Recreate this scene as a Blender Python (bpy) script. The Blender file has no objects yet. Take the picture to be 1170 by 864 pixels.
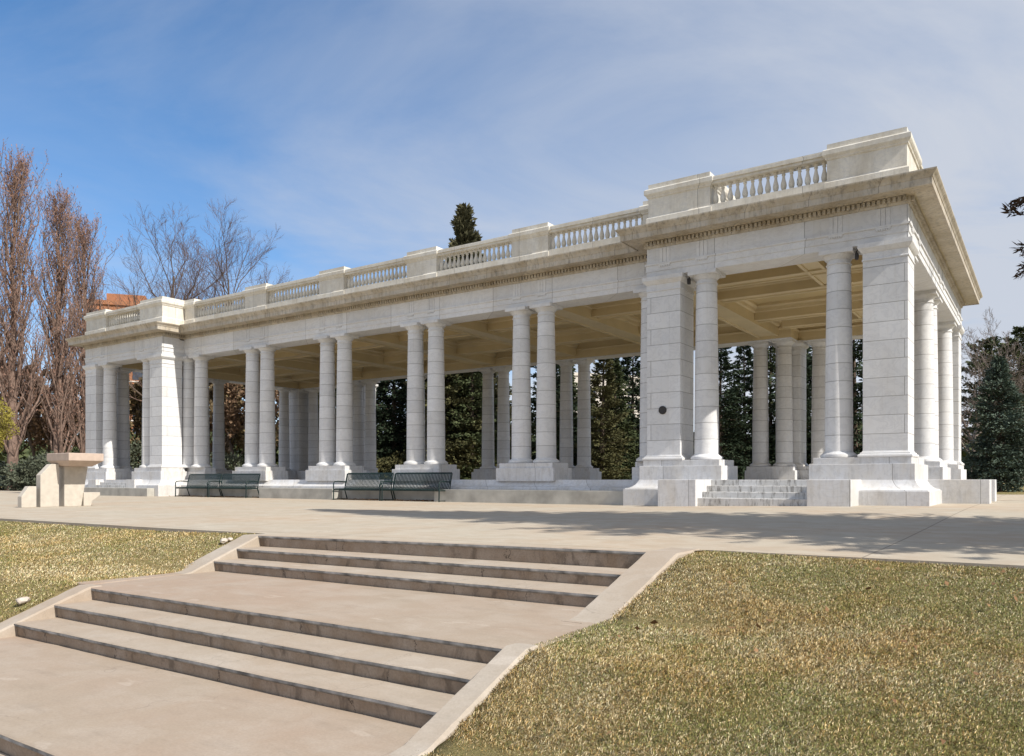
import bpy, bmesh, math, random
import numpy as np
from mathutils import Vector, Matrix
R = math.radians
scene = bpy.context.scene
COL = scene.collection

# ---------------------------------------------------------------- camera
FPX, Y0, THETA, EYE = 899.0, 548.0, R(34.245), 0.6
cam_d = bpy.data.cameras.new('camera')
cam = bpy.data.objects.new('camera', cam_d); COL.objects.link(cam)
cam_d.sensor_width = 36.0
cam_d.lens = FPX / 1170 * 36.0
cam_d.shift_y = (Y0 - 432) / 1170
cam_d.clip_start = 0.1; cam_d.clip_end = 3000
cam.location = (0, 0, EYE); cam.rotation_euler = (R(90), 0, THETA)
scene.camera = cam

# ---------------------------------------------------------------- sky, sun, exposure
SUN_EL, SUN_AZ = 42.0, 5.3          # elevation; degrees from +X towards the viewer
sdir = Vector((math.cos(R(SUN_EL)) * math.cos(R(SUN_AZ)), -math.cos(R(SUN_EL)) * math.sin(R(SUN_AZ)), math.sin(R(SUN_EL))))
sun_d = bpy.data.lights.new('sun', 'SUN')
sun_d.energy = 4.15; sun_d.angle = R(0.53); sun_d.color = (1.0, 0.945, 0.86)
sun = bpy.data.objects.new('sun', sun_d); COL.objects.link(sun)
sun.rotation_euler = (-sdir).to_track_quat('-Z', 'Y').to_euler()
sun.location = (20, -5, 30)
world = bpy.data.worlds.new('World'); scene.world = world; world.use_nodes = True
SKY_STRENGTH = 0.10
scene.view_settings.view_transform = 'Standard'
scene.view_settings.look = 'None'
scene.view_settings.exposure = 0.50
scene.view_settings.gamma = 1.0
scene.view_settings.use_curve_mapping = False
scene.cycles.max_bounces = 6
scene.cycles.diffuse_bounces = 4


class NT:
    def __init__(s, tree):
        s.t = tree; s.t.nodes.clear()
    def n(s, typ, ins=None, **props):
        nd = s.t.nodes.new(typ)
        for k, v in props.items(): setattr(nd, k, v)
        for k, v in (ins or {}).items():
            sock = nd.inputs[k]
            if isinstance(v, bpy.types.NodeSocket): s.t.links.new(v, sock)
            else: sock.default_value = v
        return nd
    def math(s, op, a, b=0.0, c=None):
        ins = {0: a, 1: b}
        if c is not None: ins[2] = c
        return s.n('ShaderNodeMath', ins, operation=op).outputs[0]
    def mix(s, f, a, b, mode='MIX'):
        nd = s.t.nodes.new('ShaderNodeMix'); nd.data_type = 'RGBA'; nd.blend_type = mode
        for k, v in ((0, f), (6, a), (7, b)):
            if isinstance(v, bpy.types.NodeSocket): s.t.links.new(v, nd.inputs[k])
            else: nd.inputs[k].default_value = (*v, 1) if isinstance(v, tuple) and len(v) == 3 else v
        return nd.outputs[2]
    def noise(s, vec, scale, detail=4, rough=0.55, dist=0.0):
        return s.n('ShaderNodeTexNoise', {'Vector': vec, 'Scale': scale, 'Detail': detail, 'Roughness': rough, 'Distortion': dist}).outputs[0]
    def ramp(s, f, a, b, lo=0.0, hi=1.0):
        return s.n('ShaderNodeMapRange', {0: f, 1: a, 2: b, 3: lo, 4: hi}).outputs[0]
    def scale(s, vec, k):
        return s.n('ShaderNodeVectorMath', {0: vec, 1: k}, operation='MULTIPLY').outputs[0]


w = NT(world.node_tree)
skyn = w.n('ShaderNodeTexSky', sky_type='NISHITA', sun_disc=False)
skyn.sun_elevation = R(SUN_EL); skyn.sun_rotation = R(90 + SUN_AZ)
skyn.air_density = 1.0; skyn.dust_density = 0.6; skyn.ozone_density = 1.6; skyn.altitude = 1600
tc = w.n('ShaderNodeTexCoord')
sep = w.n('ShaderNodeSeparateXYZ', {0: tc.outputs['Generated']})
# thin cirrus: project the direction onto a high flat layer and streak it
zc_ = w.math('ADD', w.math('MAXIMUM', sep.outputs[2], 0.0), 0.12)
cx = w.math('DIVIDE', sep.outputs[0], zc_); cy = w.math('DIVIDE', sep.outputs[1], zc_)
cv = w.n('ShaderNodeCombineXYZ', {0: w.math('ADD', w.math('MULTIPLY', cx, 0.55), w.math('MULTIPLY', cy, 0.25)), 1: w.math('SUBTRACT', w.math('MULTIPLY', cy, 0.85), w.math('MULTIPLY', cx, 0.4)), 2: 0.0}).outputs[0]
c1 = w.noise(w.scale(cv, (0.95, 1.05, 1)), 1.0, 8, 0.60, 0.8)
c2 = w.noise(cv, 0.35, 3, 0.5, 0.3)
veil = w.ramp(w.math('ADD', w.math('MULTIPLY', c1, 0.85), w.math('MULTIPLY', c2, 0.5)), 0.54, 0.84)
side = w.ramp(w.math('ADD', sep.outputs[0], w.math('MULTIPLY', w.math('SUBTRACT', c1, 0.5), 0.7)), -0.84, -0.08)   # the veil of cloud is thicker towards +X
low = w.ramp(sep.outputs[2], 0.0, 0.5, 0.42, 0.0)
cl = w.math('MINIMUM', w.math('ADD', w.math('ADD', w.math('MULTIPLY', veil, w.math('ADD', w.math('MULTIPLY', side, 0.48), 0.22)), w.math('MULTIPLY', side, 0.50)), low), 0.97)
CLOUD = (4.25, 4.55, 5.15, 1)
blue = w.mix(1.0, skyn.outputs[0], (0.50, 0.97, 1.25), 'MULTIPLY')
skycol = w.mix(cl, blue, CLOUD)
skycol = w.mix(w.ramp(sep.outputs[2], 0.16, 0.03, 0.0, 0.75), skycol, (6.6, 6.8, 7.2))
# unseen bright patch of sky, added opposite the pavilion front to fill its shade
sky_fill = w.math('MULTIPLY', w.ramp(w.math('MULTIPLY', sep.outputs[1], -1.0), 0.15, 0.8), w.math('MULTIPLY', w.ramp(sep.outputs[2], 0.62, 0.30), w.ramp(sep.outputs[2], -0.02, 0.05)))
sky_fill = w.math('MULTIPLY', sky_fill, w.ramp(w.noise(tc.outputs['Generated'], 3.0, 5, 0.6, 0.4), 0.30, 0.55, 0.55, 1.0))
skycol = w.mix(sky_fill, skycol, (5.6, 6.1, 7.2))
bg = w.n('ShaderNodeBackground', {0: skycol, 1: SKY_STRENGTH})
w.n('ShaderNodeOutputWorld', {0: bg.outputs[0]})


# ---------------------------------------------------------------- materials
def mat(name, fn, rough=0.7, spec=0.3):
    m = bpy.data.materials.new(name); m.use_nodes = True
    t = NT(m.node_tree)
    b = t.n('ShaderNodeBsdfPrincipled', {'Roughness': rough, 'Specular IOR Level': spec})
    t.n('ShaderNodeOutputMaterial', {0: b.outputs[0]})
    pos = t.n('ShaderNodeNewGeometry').outputs['Position']
    def setc(c):
        if isinstance(c, bpy.types.NodeSocket): m.node_tree.links.new(c, b.inputs[0])
        else: b.inputs[0].default_value = (*c, 1)
    def bump(h, strength=0.3, dist=0.02):
        bn = t.n('ShaderNodeBump', {'Height': h, 'Strength': strength, 'Distance': dist})
        m.node_tree.links.new(bn.outputs[0], b.inputs['Normal'])
    fn(t, pos, setc, bump, b)
    return m


def plain(name, c, rough=0.6, spec=0.3, var=0.15, sc=3.0):
    def fn(t, pos, setc, bump, b):
        f = t.ramp(t.noise(pos, sc, 5), 0.3, 0.7, 1 - var, 1 + var)
        setc(t.mix(1.0, c, t.n('ShaderNodeCombineColor', {0: f, 1: f, 2: f}).outputs[0], 'MULTIPLY'))
    return mat(name, fn, rough, spec)


def marble(name, base, joints, stain=0.25, stain_col=(0.50, 0.43, 0.32), h=0.44, wid=1.0, z0=1.24, grime=0.0):
    def fn(t, pos, setc, bump, b):
        sp = t.n('ShaderNodeSeparateXYZ', {0: pos})
        x, y, z = sp.outputs
        u = t.math('ADD', x, y)
        oi = t.n('ShaderNodeObjectInfo').outputs['Random']
        row = t.math('FLOOR', t.math('DIVIDE', t.math('SUBTRACT', z, z0), h))
        zz = t.math('SUBTRACT', t.math('DIVIDE', t.math('SUBTRACT', z, z0), h), row)
        ez = t.math('MULTIPLY', t.math('MINIMUM', zz, t.math('SUBTRACT', 1.0, zz)), h)      # metres from the nearest bed joint
        if joints == 'rings':
            idx = t.n('ShaderNodeCombineXYZ', {0: row, 1: t.math('MULTIPLY', oi, 91.0), 2: 0.0}).outputs[0]
            edge = ez
        elif joints in ('ashlar', 'blocks'):
            if joints == 'ashlar': off = t.math('MULTIPLY', t.math('MODULO', t.math('ABSOLUTE', row), 2.0), 0.5)
            else: off = t.math('MULTIPLY', row, 0.37)
            uu = t.math('ADD', t.math('DIVIDE', u, wid), off)
            cu = t.math('FLOOR', uu); fu = t.math('SUBTRACT', uu, cu)
            eu = t.math('MULTIPLY', t.math('MINIMUM', fu, t.math('SUBTRACT', 1.0, fu)), wid)
            idx = t.n('ShaderNodeCombineXYZ', {0: row, 1: cu, 2: t.math('MULTIPLY', oi, 91.0)}).outputs[0]
            if joints == 'ashlar':      # perpend joints in every second course only
                eu = t.math('ADD', eu, t.math('MULTIPLY', t.math('LESS_THAN', t.math('MODULO', t.math('ABSOLUTE', row), 2.0), 0.5), 1.0))
            edge = t.math('MINIMUM', ez, eu) if joints == 'ashlar' else eu
        else:
            idx = t.n('ShaderNodeCombineXYZ', {0: t.math('MULTIPLY', oi, 91.0), 1: 0.0, 2: 0.0}).outputs[0]
            edge = None
        wn = t.n('ShaderNodeTexWhiteNoise', {0: idx}, noise_dimensions='3D')
        tone = t.ramp(wn.outputs[0], 0, 1, 0.91, 1.05)
        # veining, with its own offset in every block
        vp = t.n('ShaderNodeVectorMath', {0: pos, 1: t.scale(wn.outputs[1], (9, 9, 9))}, operation='ADD').outputs[0]
        v1 = t.noise(t.scale(vp, (1, 1, 1.7)), 1.6, 8, 0.62, 1.6)
        vein = t.ramp(t.math('ABSOLUTE', t.math('SUBTRACT', v1, 0.5)), 0.0, 0.05, 0.26, 0.0)
        cloud = t.ramp(t.noise(vp, 0.9, 5, 0.6), 0.35, 0.75, 0.0, 0.30)
        c = t.mix(vein, base, (0.40, 0.41, 0.44))
        c = t.mix(cloud, c, tuple(k * f for k, f in zip(base, (0.80, 0.82, 0.86))))
        tn = t.n('ShaderNodeCombineColor', {0: tone, 1: tone, 2: tone}).outputs[0]
        c = t.mix(1.0, c, tn, 'MULTIPLY')
        st = t.noise(t.scale(pos, (1.3, 1.3, 0.35)), 1.5, 6, 0.65)
        st2 = t.noise(pos, 7.0, 4, 0.6)
        sf = t.math('MULTIPLY', t.ramp(t.math('ADD', t.math('MULTIPLY', st, 0.75), t.math('MULTIPLY', st2, 0.25)), 0.42, 0.66), stain)
        c = t.mix(sf, c, stain_col)
        rs = t.noise(t.scale(pos, (6, 6, 0.25)), 2.0, 4, 0.7)
        c = t.mix(t.math('MULTIPLY', t.ramp(rs, 0.56, 0.72), 0.30 * (0.4 + stain)), c, (0.36, 0.32, 0.26))
        if grime:
            gn = t.noise(t.scale(pos, (4, 4, 1.0)), 2.5, 6, 0.7)
            c = t.mix(t.math('MULTIPLY', t.ramp(gn, 0.50, 0.64), grime), c, (0.13, 0.12, 0.105))
        if edge is not None:
            jm = t.ramp(edge, 0.004, 0.010, 0.72, 0.0)
            c = t.mix(jm, c, (0.16, 0.15, 0.14))
            bump(t.ramp(edge, 0.0, 0.012), 0.35, 0.01)
        else:
            bump(t.noise(pos, 40, 4), 0.08, 0.01)
        setc(c)
    return mat(name, fn, 0.55, 0.3)


M = {}
WHITE = (0.70, 0.70, 0.70)
M['marble_col'] = marble('marble_drums', WHITE, 'rings', 0.18)
M['marble_pier'] = marble('marble_ashlar', WHITE, 'ashlar', 0.18, wid=1.06)
M['marble'] = marble('marble_plain', WHITE, None, 0.28)
M['marble_base'] = marble('marble_plinth', (0.67, 0.67, 0.675), 'blocks', 0.4, wid=1.9, h=5, z0=-1, grime=0.18)
M['marble_frieze'] = marble('marble_frieze', (0.70, 0.70, 0.70), 'blocks', 0.2, wid=2.3, h=5, z0=-1)
M['marble_cornice'] = marble('marble_cornice', (0.55, 0.49, 0.395), 'blocks', 0.85, (0.36, 0.295, 0.205), wid=1.55, h=5, z0=-1, grime=0.5)
M['marble_top'] = marble('marble_balustrade', (0.70, 0.665, 0.59), 'blocks', 0.6, (0.47, 0.41, 0.31), wid=2.7, h=5, z0=-1, grime=0.12)
M['marble_step'] = marble('marble_steps', (0.64, 0.635, 0.62), 'blocks', 0.5, (0.38, 0.35, 0.30), wid=1.7, h=0.152, z0=0.0, grime=0.75)
M['ceiling'] = plain('cream_ceiling_paint', (0.54, 0.425, 0.225), 0.5, 0.3, 0.10, 0.8)
M['ceiling_beam'] = plain('pale_beam_paint', (0.60, 0.49, 0.30), 0.5, 0.3, 0.10, 0.8)
M['ledge'] = plain('ledge_concrete', (0.40, 0.385, 0.345), 0.85, 0.15, 0.22, 2.0)
M['green_metal'] = plain('green_bench_metal', (0.008, 0.022, 0.021), 0.45, 0.35, 0.2, 6)
M['dark_metal'] = plain('dark_bronze', (0.03, 0.026, 0.024), 0.5, 0.4)
M['sandstone'] = plain('pale_sandstone', (0.50, 0.455, 0.39), 0.85, 0.15, 0.09, 7)
M['sandstone_pink'] = plain('pink_sandstone', (0.47, 0.375, 0.31), 0.85, 0.15, 0.09, 7)
M['pebble'] = plain('white_stone', (0.55, 0.48, 0.41), 0.8, 0.2, 0.2, 20)
M['roof'] = plain('roof_membrane', (0.42, 0.40, 0.37), 0.9, 0.1)


def f_conc(t, pos, setc, bump, b, base=(0.44, 0.385, 0.305), pink=(0.45, 0.35, 0.255), light=(0.54, 0.495, 0.41), jx=None, jy=None, riser=False):
    n1 = t.noise(pos, 0.35, 4, 0.55); n2 = t.noise(pos, 2.3, 6, 0.65, 0.4); n3 = t.noise(pos, 60, 3, 0.6); n4 = t.noise(t.scale(pos, (0.8, 2.6, 1)), 3.0, 6, 0.7)
    c = t.mix(t.ramp(n1, 0.38, 0.66), base, pink)
    c = t.mix(t.ramp(n2, 0.42, 0.72, 0, 0.65), c, light)
    c = t.mix(t.ramp(n4, 0.53, 0.72, 0, 0.32), c, tuple(k * 0.66 for k in base))
    c = t.mix(t.ramp(t.noise(t.scale(pos, (1, 2.2, 1)), 2.2, 2, 0.5), 0.68, 0.72, 0, 0.35), c, tuple(min(1, k * 1.18) for k in light))
    c = t.mix(t.ramp(n3, 0.35, 0.75, 0.0, 0.30), c, tuple(k * 0.62 for k in base))
    sp = t.n('ShaderNodeSeparateXYZ', {0: pos})
    def line(coord, off, per, wd=0.012):
        f = t.math('FRACT', t.math('DIVIDE', t.math('SUBTRACT', coord, off), per))
        e = t.math('MULTIPLY', t.math('MINIMUM', f, t.math('SUBTRACT', 1.0, f)), per)
        return t.ramp(e, wd * 0.5, wd, 0.6, 0.0)
    if jx: c = t.mix(line(sp.outputs[0], *jx), c, (0.13, 0.11, 0.09))
    if jy: c = t.mix(line(sp.outputs[1], *jy), c, (0.13, 0.11, 0.09))
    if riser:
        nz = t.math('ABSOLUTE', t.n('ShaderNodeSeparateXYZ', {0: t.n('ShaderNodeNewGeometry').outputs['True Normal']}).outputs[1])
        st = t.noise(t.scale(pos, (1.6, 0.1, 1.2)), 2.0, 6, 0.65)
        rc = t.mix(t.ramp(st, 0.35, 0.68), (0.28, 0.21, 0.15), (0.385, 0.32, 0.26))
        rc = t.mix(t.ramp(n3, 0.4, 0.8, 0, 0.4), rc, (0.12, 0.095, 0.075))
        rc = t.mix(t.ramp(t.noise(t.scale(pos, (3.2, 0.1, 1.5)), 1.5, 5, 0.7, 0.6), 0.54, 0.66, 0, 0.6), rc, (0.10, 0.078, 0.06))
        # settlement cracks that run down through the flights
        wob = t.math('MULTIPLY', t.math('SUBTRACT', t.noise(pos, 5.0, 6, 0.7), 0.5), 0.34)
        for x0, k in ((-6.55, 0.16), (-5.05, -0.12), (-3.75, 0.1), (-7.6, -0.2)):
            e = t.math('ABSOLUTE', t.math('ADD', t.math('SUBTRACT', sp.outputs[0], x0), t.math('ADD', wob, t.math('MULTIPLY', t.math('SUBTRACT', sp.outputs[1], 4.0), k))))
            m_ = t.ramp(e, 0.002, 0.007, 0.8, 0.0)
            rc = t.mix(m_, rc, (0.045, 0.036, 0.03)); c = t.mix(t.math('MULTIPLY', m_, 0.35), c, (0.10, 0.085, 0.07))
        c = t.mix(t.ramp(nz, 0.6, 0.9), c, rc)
    # hairline cracks
    vor = t.n('ShaderNodeTexVoronoi', {'Vector': t.n('ShaderNodeVectorMath', {0: pos, 1: t.scale(t.n('ShaderNodeTexNoise', {'Vector': pos, 'Scale': 1.5, 'Detail': 5}).outputs[1], (0.8, 0.8, 0.8))}, operation='ADD').outputs[0], 'Scale': 0.42}, feature='DISTANCE_TO_EDGE').outputs[0]
    c = t.mix(t.math('MULTIPLY', t.ramp(vor, 0.0008, 0.0026, 0.22, 0.0), t.ramp(t.noise(pos, 0.5, 2), 0.45, 0.55)), c, (0.12, 0.10, 0.085))
    setc(c)
    bump(t.math('ADD', t.math('MULTIPLY', n3, 0.5), n2), 0.22, 0.006)


M['plaza'] = mat('plaza_concrete', lambda *a: f_conc(*a, jx=(-1.35, 6.2), jy=(7.15, 5.3)), 0.9, 0.12)
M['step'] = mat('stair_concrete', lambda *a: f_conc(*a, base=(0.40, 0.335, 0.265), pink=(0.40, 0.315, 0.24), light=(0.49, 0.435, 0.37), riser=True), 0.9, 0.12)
M['landing'] = mat('landing_concrete', lambda *a: f_conc(*a, base=(0.375, 0.305, 0.235), pink=(0.385, 0.285, 0.215), light=(0.45, 0.385, 0.32)), 0.9, 0.12)
M['cheek'] = mat('cheek_concrete', lambda *a: f_conc(*a, base=(0.40, 0.345, 0.28), pink=(0.39, 0.315, 0.245), light=(0.49, 0.44, 0.38)), 0.9, 0.12)
M['nosing'] = plain('worn_grey_nosing', (0.25, 0.245, 0.24), 0.8, 0.2, 0.6, 7)


def f_lawn(t, pos, setc, bump, b):
    n = t.noise(pos, 0.7, 6, 0.65); n2 = t.noise(pos, 9, 6, 0.7); n3 = t.noise(pos, 70, 4, 0.7)
    c = t.mix(t.ramp(n, 0.38, 0.66), (0.20, 0.18, 0.07), (0.34, 0.265, 0.13))
    c = t.mix(t.ramp(n2, 0.35, 0.75, 0, 0.5), c, (0.13, 0.125, 0.045))
    c = t.mix(t.ramp(n3, 0.4, 0.7, 0, 0.6), c, (0.33, 0.26, 0.14))
    setc(c); bump(t.math('ADD', n2, n3), 0.8, 0.04)
M['lawn'] = mat('dormant_lawn', f_lawn, 0.95, 0.05)


def f_attr(t, pos, setc, bump, b):
    a = t.n('ShaderNodeAttribute', attribute_name='Col')
    setc(a.outputs[0])
M['grass'] = mat('grass_blades', f_attr, 0.85, 0.1)


def foliage(name, c1, c2, trans=0.0):
    def fn(t, pos, setc, bump, b):
        n = t.noise(pos, 1.1, 4, 0.6)
        isl = t.n('ShaderNodeNewGeometry').outputs['Random Per Island']
        f = t.math('ADD', t.math('MULTIPLY', t.ramp(n, 0.3, 0.7), 0.55), t.math('MULTIPLY', isl, 0.45))
        setc(t.mix(f, c1, c2))
    return mat(name, fn, 0.75, 0.15)
M['needle_dark'] = foliage('dark_needles', (0.014, 0.026, 0.016), (0.055, 0.075, 0.042))
M['needle_mid'] = foliage('green_needles', (0.028, 0.044, 0.020), (0.115, 0.13, 0.06))
M['needle_olive'] = foliage('olive_needles', (0.035, 0.040, 0.018), (0.145, 0.135, 0.06))
M['needle_spire'] = foliage('spire_needles', (0.030, 0.034, 0.018), (0.13, 0.12, 0.065))
M['needle_blue'] = foliage('blue_green_needles', (0.026, 0.046, 0.034), (0.15, 0.19, 0.145))
M['needle_rust'] = foliage('rusty_needles', (0.028, 0.020, 0.013), (0.11, 0.062, 0.036))
M['leaf_brown'] = foliage('dry_brown_leaves', (0.075, 0.045, 0.028), (0.24, 0.155, 0.095))
M['leaf_tan'] = foliage('tan_twigs', (0.10, 0.075, 0.04), (0.27, 0.20, 0.11))
M['leaf_yellow'] = foliage('yellow_green_leaves', (0.14, 0.13, 0.025), (0.38, 0.32, 0.07))
M['leaf_shrub'] = foliage('shrub_leaves', (0.035, 0.045, 0.03), (0.15, 0.165, 0.115))
M['leaf_red'] = foliage('red_twigs', (0.19, 0.105, 0.075), (0.36, 0.22, 0.165))
M['fallen'] = foliage('fallen_leaves', (0.11, 0.055, 0.028), (0.33, 0.20, 0.10))
M['bark'] = plain('grey_brown_bark', (0.105, 0.080, 0.062), 0.95, 0.1, 0.4, 6)
M['bark_red'] = plain('reddish_bark', (0.215, 0.15, 0.12), 0.95, 0.1, 0.35, 4)
M['bark_mid'] = plain('brown_twigs', (0.155, 0.105, 0.085), 0.95, 0.1, 0.35, 4)
M['bark_grey'] = plain('pale_grey_twigs', (0.20, 0.165, 0.145), 0.95, 0.1, 0.35, 4)
M['brick'] = plain('orange_brick', (0.36, 0.165, 0.09), 0.9, 0.1, 0.15, 1.2)
M['brick_pale'] = plain('pale_render', (0.60, 0.55, 0.49), 0.9, 0.1, 0.12, 0.4)
M['glass'] = plain('window_glass', (0.05, 0.06, 0.08), 0.15, 0.6)


# ---------------------------------------------------------------- mesh helpers
class MB:
    def __init__(s): s.v = []; s.f = []
    def add(s, vs, fs):
        o = len(s.v); s.v += [tuple(v) for v in vs]; s.f += [tuple(i + o for i in f) for f in fs]; return s
    def box(s, a, b):
        (x0, y0, z0), (x1, y1, z1) = a, b
        return s.add([(x0, y0, z0), (x1, y0, z0), (x1, y1, z0), (x0, y1, z0), (x0, y0, z1), (x1, y0, z1), (x1, y1, z1), (x0, y1, z1)],
                     [(0, 3, 2, 1), (4, 5, 6, 7), (0, 1, 5, 4), (1, 2, 6, 5), (2, 3, 7, 6), (3, 0, 4, 7)])
    def prism(s, pts, axis, a, b):
        """extrude a 2-D outline along an axis: axis x: pts=(y,z); y: (x,z); z: (x,y)"""
        n = len(pts)
        def p(q, k): return (k, q[0], q[1]) if axis == 'x' else ((q[0], k, q[1]) if axis == 'y' else (q[0], q[1], k))
        vs = [p(q, a) for q in pts] + [p(q, b) for q in pts]
        return s.add(vs, [tuple(range(n - 1, -1, -1)), tuple(range(n, 2 * n))] + [(i, (i + 1) % n, n + (i + 1) % n, n + i) for i in range(n)])
    def lathe(s, prof, cx, cy, n=24):
        m = len(prof)
        vs = [(cx + r * math.cos(2 * math.pi * i / n), cy + r * math.sin(2 * math.pi * i / n), z) for r, z in prof for i in range(n)]
        fs = [(j * n + i, j * n + (i + 1) % n, (j + 1) * n + (i + 1) % n, (j + 1) * n + i) for j in range(m - 1) for i in range(n)]
        fs += [tuple(range(n - 1, -1, -1)), tuple((m - 1) * n + i for i in range(n))]
        return s.add(vs, fs)
    def tube(s, pts, r, n=6):
        pts = [Vector(p) for p in pts]; rs = r if isinstance(r, (list, tuple)) else [r] * len(pts)
        vs = []
        for i, p in enumerate(pts):
            d = (pts[min(i + 1, len(pts) - 1)] - pts[max(i - 1, 0)]).normalized()
            a = d.orthogonal().normalized() if i == 0 else (a - d * a.dot(d)).normalized()
            b_ = d.cross(a)
            vs += [p + (a * math.cos(2 * math.pi * k / n) + b_ * math.sin(2 * math.pi * k / n)) * rs[i] for k in range(n)]
        fs = [(i * n + k, i * n + (k + 1) % n, (i + 1) * n + (k + 1) % n, (i + 1) * n + k) for i in range(len(pts) - 1) for k in range(n)]
        fs += [tuple(range(n - 1, -1, -1)), tuple((len(pts) - 1) * n + k for k in range(n))]
        return s.add(vs, fs)
    def sweep(s, prof, path, closed=True, cap=False):
        """prof: (outward offset, z) pairs; path: axis-aligned CCW outline; outward = right of travel"""
        n = len(path); rows = []
        for i in range(n):
            p = Vector(path[i])
            d0 = (p - Vector(path[i - 1])).normalized() if (closed or i > 0) else None
            d1 = (Vector(path[(i + 1) % n]) - p).normalized() if (closed or i < n - 1) else None
            n0 = Vector((d0.y, -d0.x)) if d0 else None; n1 = Vector((d1.y, -d1.x)) if d1 else None
            if n0 is None: m = n1
            elif n1 is None: m = n0
            elif n0.dot(n1) > 0.99: m = n0
            else: m = n0 + n1
            rows.append([(p.x + m.x * o, p.y + m.y * o, z) for o, z in prof])
        k = len(prof); vs = [v for r in rows for v in r]; fs = []
        for i in range(n if closed else n - 1):
            j = (i + 1) % n
            for q in range(k - 1): fs.append((i * k + q, j * k + q, j * k + q + 1, i * k + q + 1))
        if cap == 'ring':
            for i in range(n if closed else n - 1):
                j = (i + 1) % n; fs.append((i * k + k - 1, j * k + k - 1, j * k, i * k))
            if not closed:
                fs.append(tuple(range(k))); fs.append(tuple((n - 1) * k + q for q in range(k - 1, -1, -1)))
        return s.add(vs, fs)
    def mesh(s, name, material, bevel=0.0, smooth=0.0):
        me = bpy.data.meshes.new(name); me.from_pydata(s.v, [], s.f)
        bm = bmesh.new(); bm.from_mesh(me); bmesh.ops.recalc_face_normals(bm, faces=bm.faces)
        if bevel:
            es = [e for e in bm.edges if len(e.link_faces) == 2 and e.calc_face_angle(0) > 0.6]
            bmesh.ops.bevel(bm, geom=es, offset=bevel, segments=2, affect='EDGES', profile=0.6, clamp_overlap=True)
        bm.to_mesh(me); bm.free()
        if smooth:
            me.polygons.foreach_set('use_smooth', [True] * len(me.polygons))
            me.set_sharp_from_angle(angle=smooth)
        me.materials.append(material)
        return me
    def build(s, name, material, parent=None, bevel=0.0, smooth=0.0):
        return obj(name, s.mesh(name, material, bevel, smooth), parent)


def obj(name, me, parent=None, loc=None):
    o = bpy.data.objects.new(name, me); COL.objects.link(o)
    if parent is not None: o.parent = parent
    if loc is not None: o.location = loc
    return o
def empty(name, loc=(0, 0, 0), rz=0, parent=None):
    o = bpy.data.objects.new(name, None); COL.objects.link(o); o.location = loc; o.rotation_euler.z = rz
    o.empty_display_size = 0.3
    if parent is not None: o.parent = parent
    return o
def tag(o, label, cat, group=None):
    o['label'] = label; o['category'] = cat
    if group: o['group'] = group
    return o
def structure(o): o['kind'] = 'structure'; return o
def copy_tree(o, parent=None):
    c = o.copy(); COL.objects.link(c)
    if parent is not None: c.parent = parent
    for ch in list(o.children): copy_tree(ch, c)
    return c
def fast_mesh(name, verts, faces, material, colors=None):
    """numpy arrays: verts (n,3), faces (m,k)"""
    verts = np.asarray(verts, np.float32); faces = np.asarray(faces, np.int32)
    me = bpy.data.meshes.new(name); k = faces.shape[1]
    me.vertices.add(len(verts)); me.vertices.foreach_set('co', verts.ravel())
    me.loops.add(faces.size); me.loops.foreach_set('vertex_index', faces.ravel())
    me.polygons.add(len(faces)); me.polygons.foreach_set('loop_start', np.arange(0, faces.size, k, dtype=np.int32))
    me.polygons.foreach_set('loop_total', np.full(len(faces), k, np.int32))
    if colors is not None:
        a = me.color_attributes.new('Col', 'FLOAT_COLOR', 'POINT'); a.data.foreach_set('color', np.asarray(colors, np.float32).ravel())
    me.update(calc_edges=True); me.validate(); me.materials.append(material)
    return me


def beyond(u, d, clear=39.5):
    """like at(), but never nearer than the lawn behind the pavilion; also returns the factor the distance grew by"""
    k = math.cos(THETA) + math.sin(THETA) * (u - 585) / FPX
    d2 = max(d, clear / k); x, y = at(u, d2)
    return x, y, d2 / d
def at(u, d):
    """ground position seen in photo column u, d metres in front of the viewer"""
    l = (u - 585) / FPX * d
    return (l * math.cos(THETA) - d * math.sin(THETA), l * math.sin(THETA) + d * math.cos(THETA))


# ---------------------------------------------------------------- ground heights
def sstep(a, b, x):
    t = min(1, max(0, (x - a) / (b - a))); return t * t * (3 - 2 * t)
def plaza_z(x, y):
    k = sstep(-12, -2.5, x) * 0.14 + max(0, x + 2.5) * 0.008
    return -0.14 + k * (0.35 + 0.65 * sstep(8, 19, y))
PROF = [(-12, -1.25), (-6, -1.15), (0, -1.08), (2.15, -0.96), (3.36, -0.885), (4.3, -0.515), (5.55, -0.495), (6.9, -0.125), (7.45, -0.09)]
def lawn_z(x, y):
    ys = [p[0] for p in PROF]; zs = [p[1] for p in PROF]
    a = float(np.interp(y, ys, zs)); b = float(np.interp(y, [-12, 0, 7.45], [-1.3, -1.12, -0.10]))
    d = max(0, x + 2.75, -8.7 - x)
    return a + (b - a) * sstep(0.15, 2.2, d) - 0.012
SX0, SX1 = -8.38, -3.06           # inner faces of the stair cheeks
def front_edge(x): return 6.90 if x < -2.85 else 7.45
def terrain_z(x, y):
    if -8.66 < x < -2.80 and y < 6.95: return -1.9
    e = front_edge(x)
    if y <= e - 0.001: return lawn_z(x, y) if x > -2.9 or x < -8.6 else -1.9
    r = math.hypot(x + 15, y - 20)
    z = plaza_z(x, y) - 0.05
    if y > 37: z = -0.05 - 0.1 + 0.012 * (y - 37) if y < 60 else 0.126
    if r > 70: z += (r - 70) * 0.002
    return z

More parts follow.
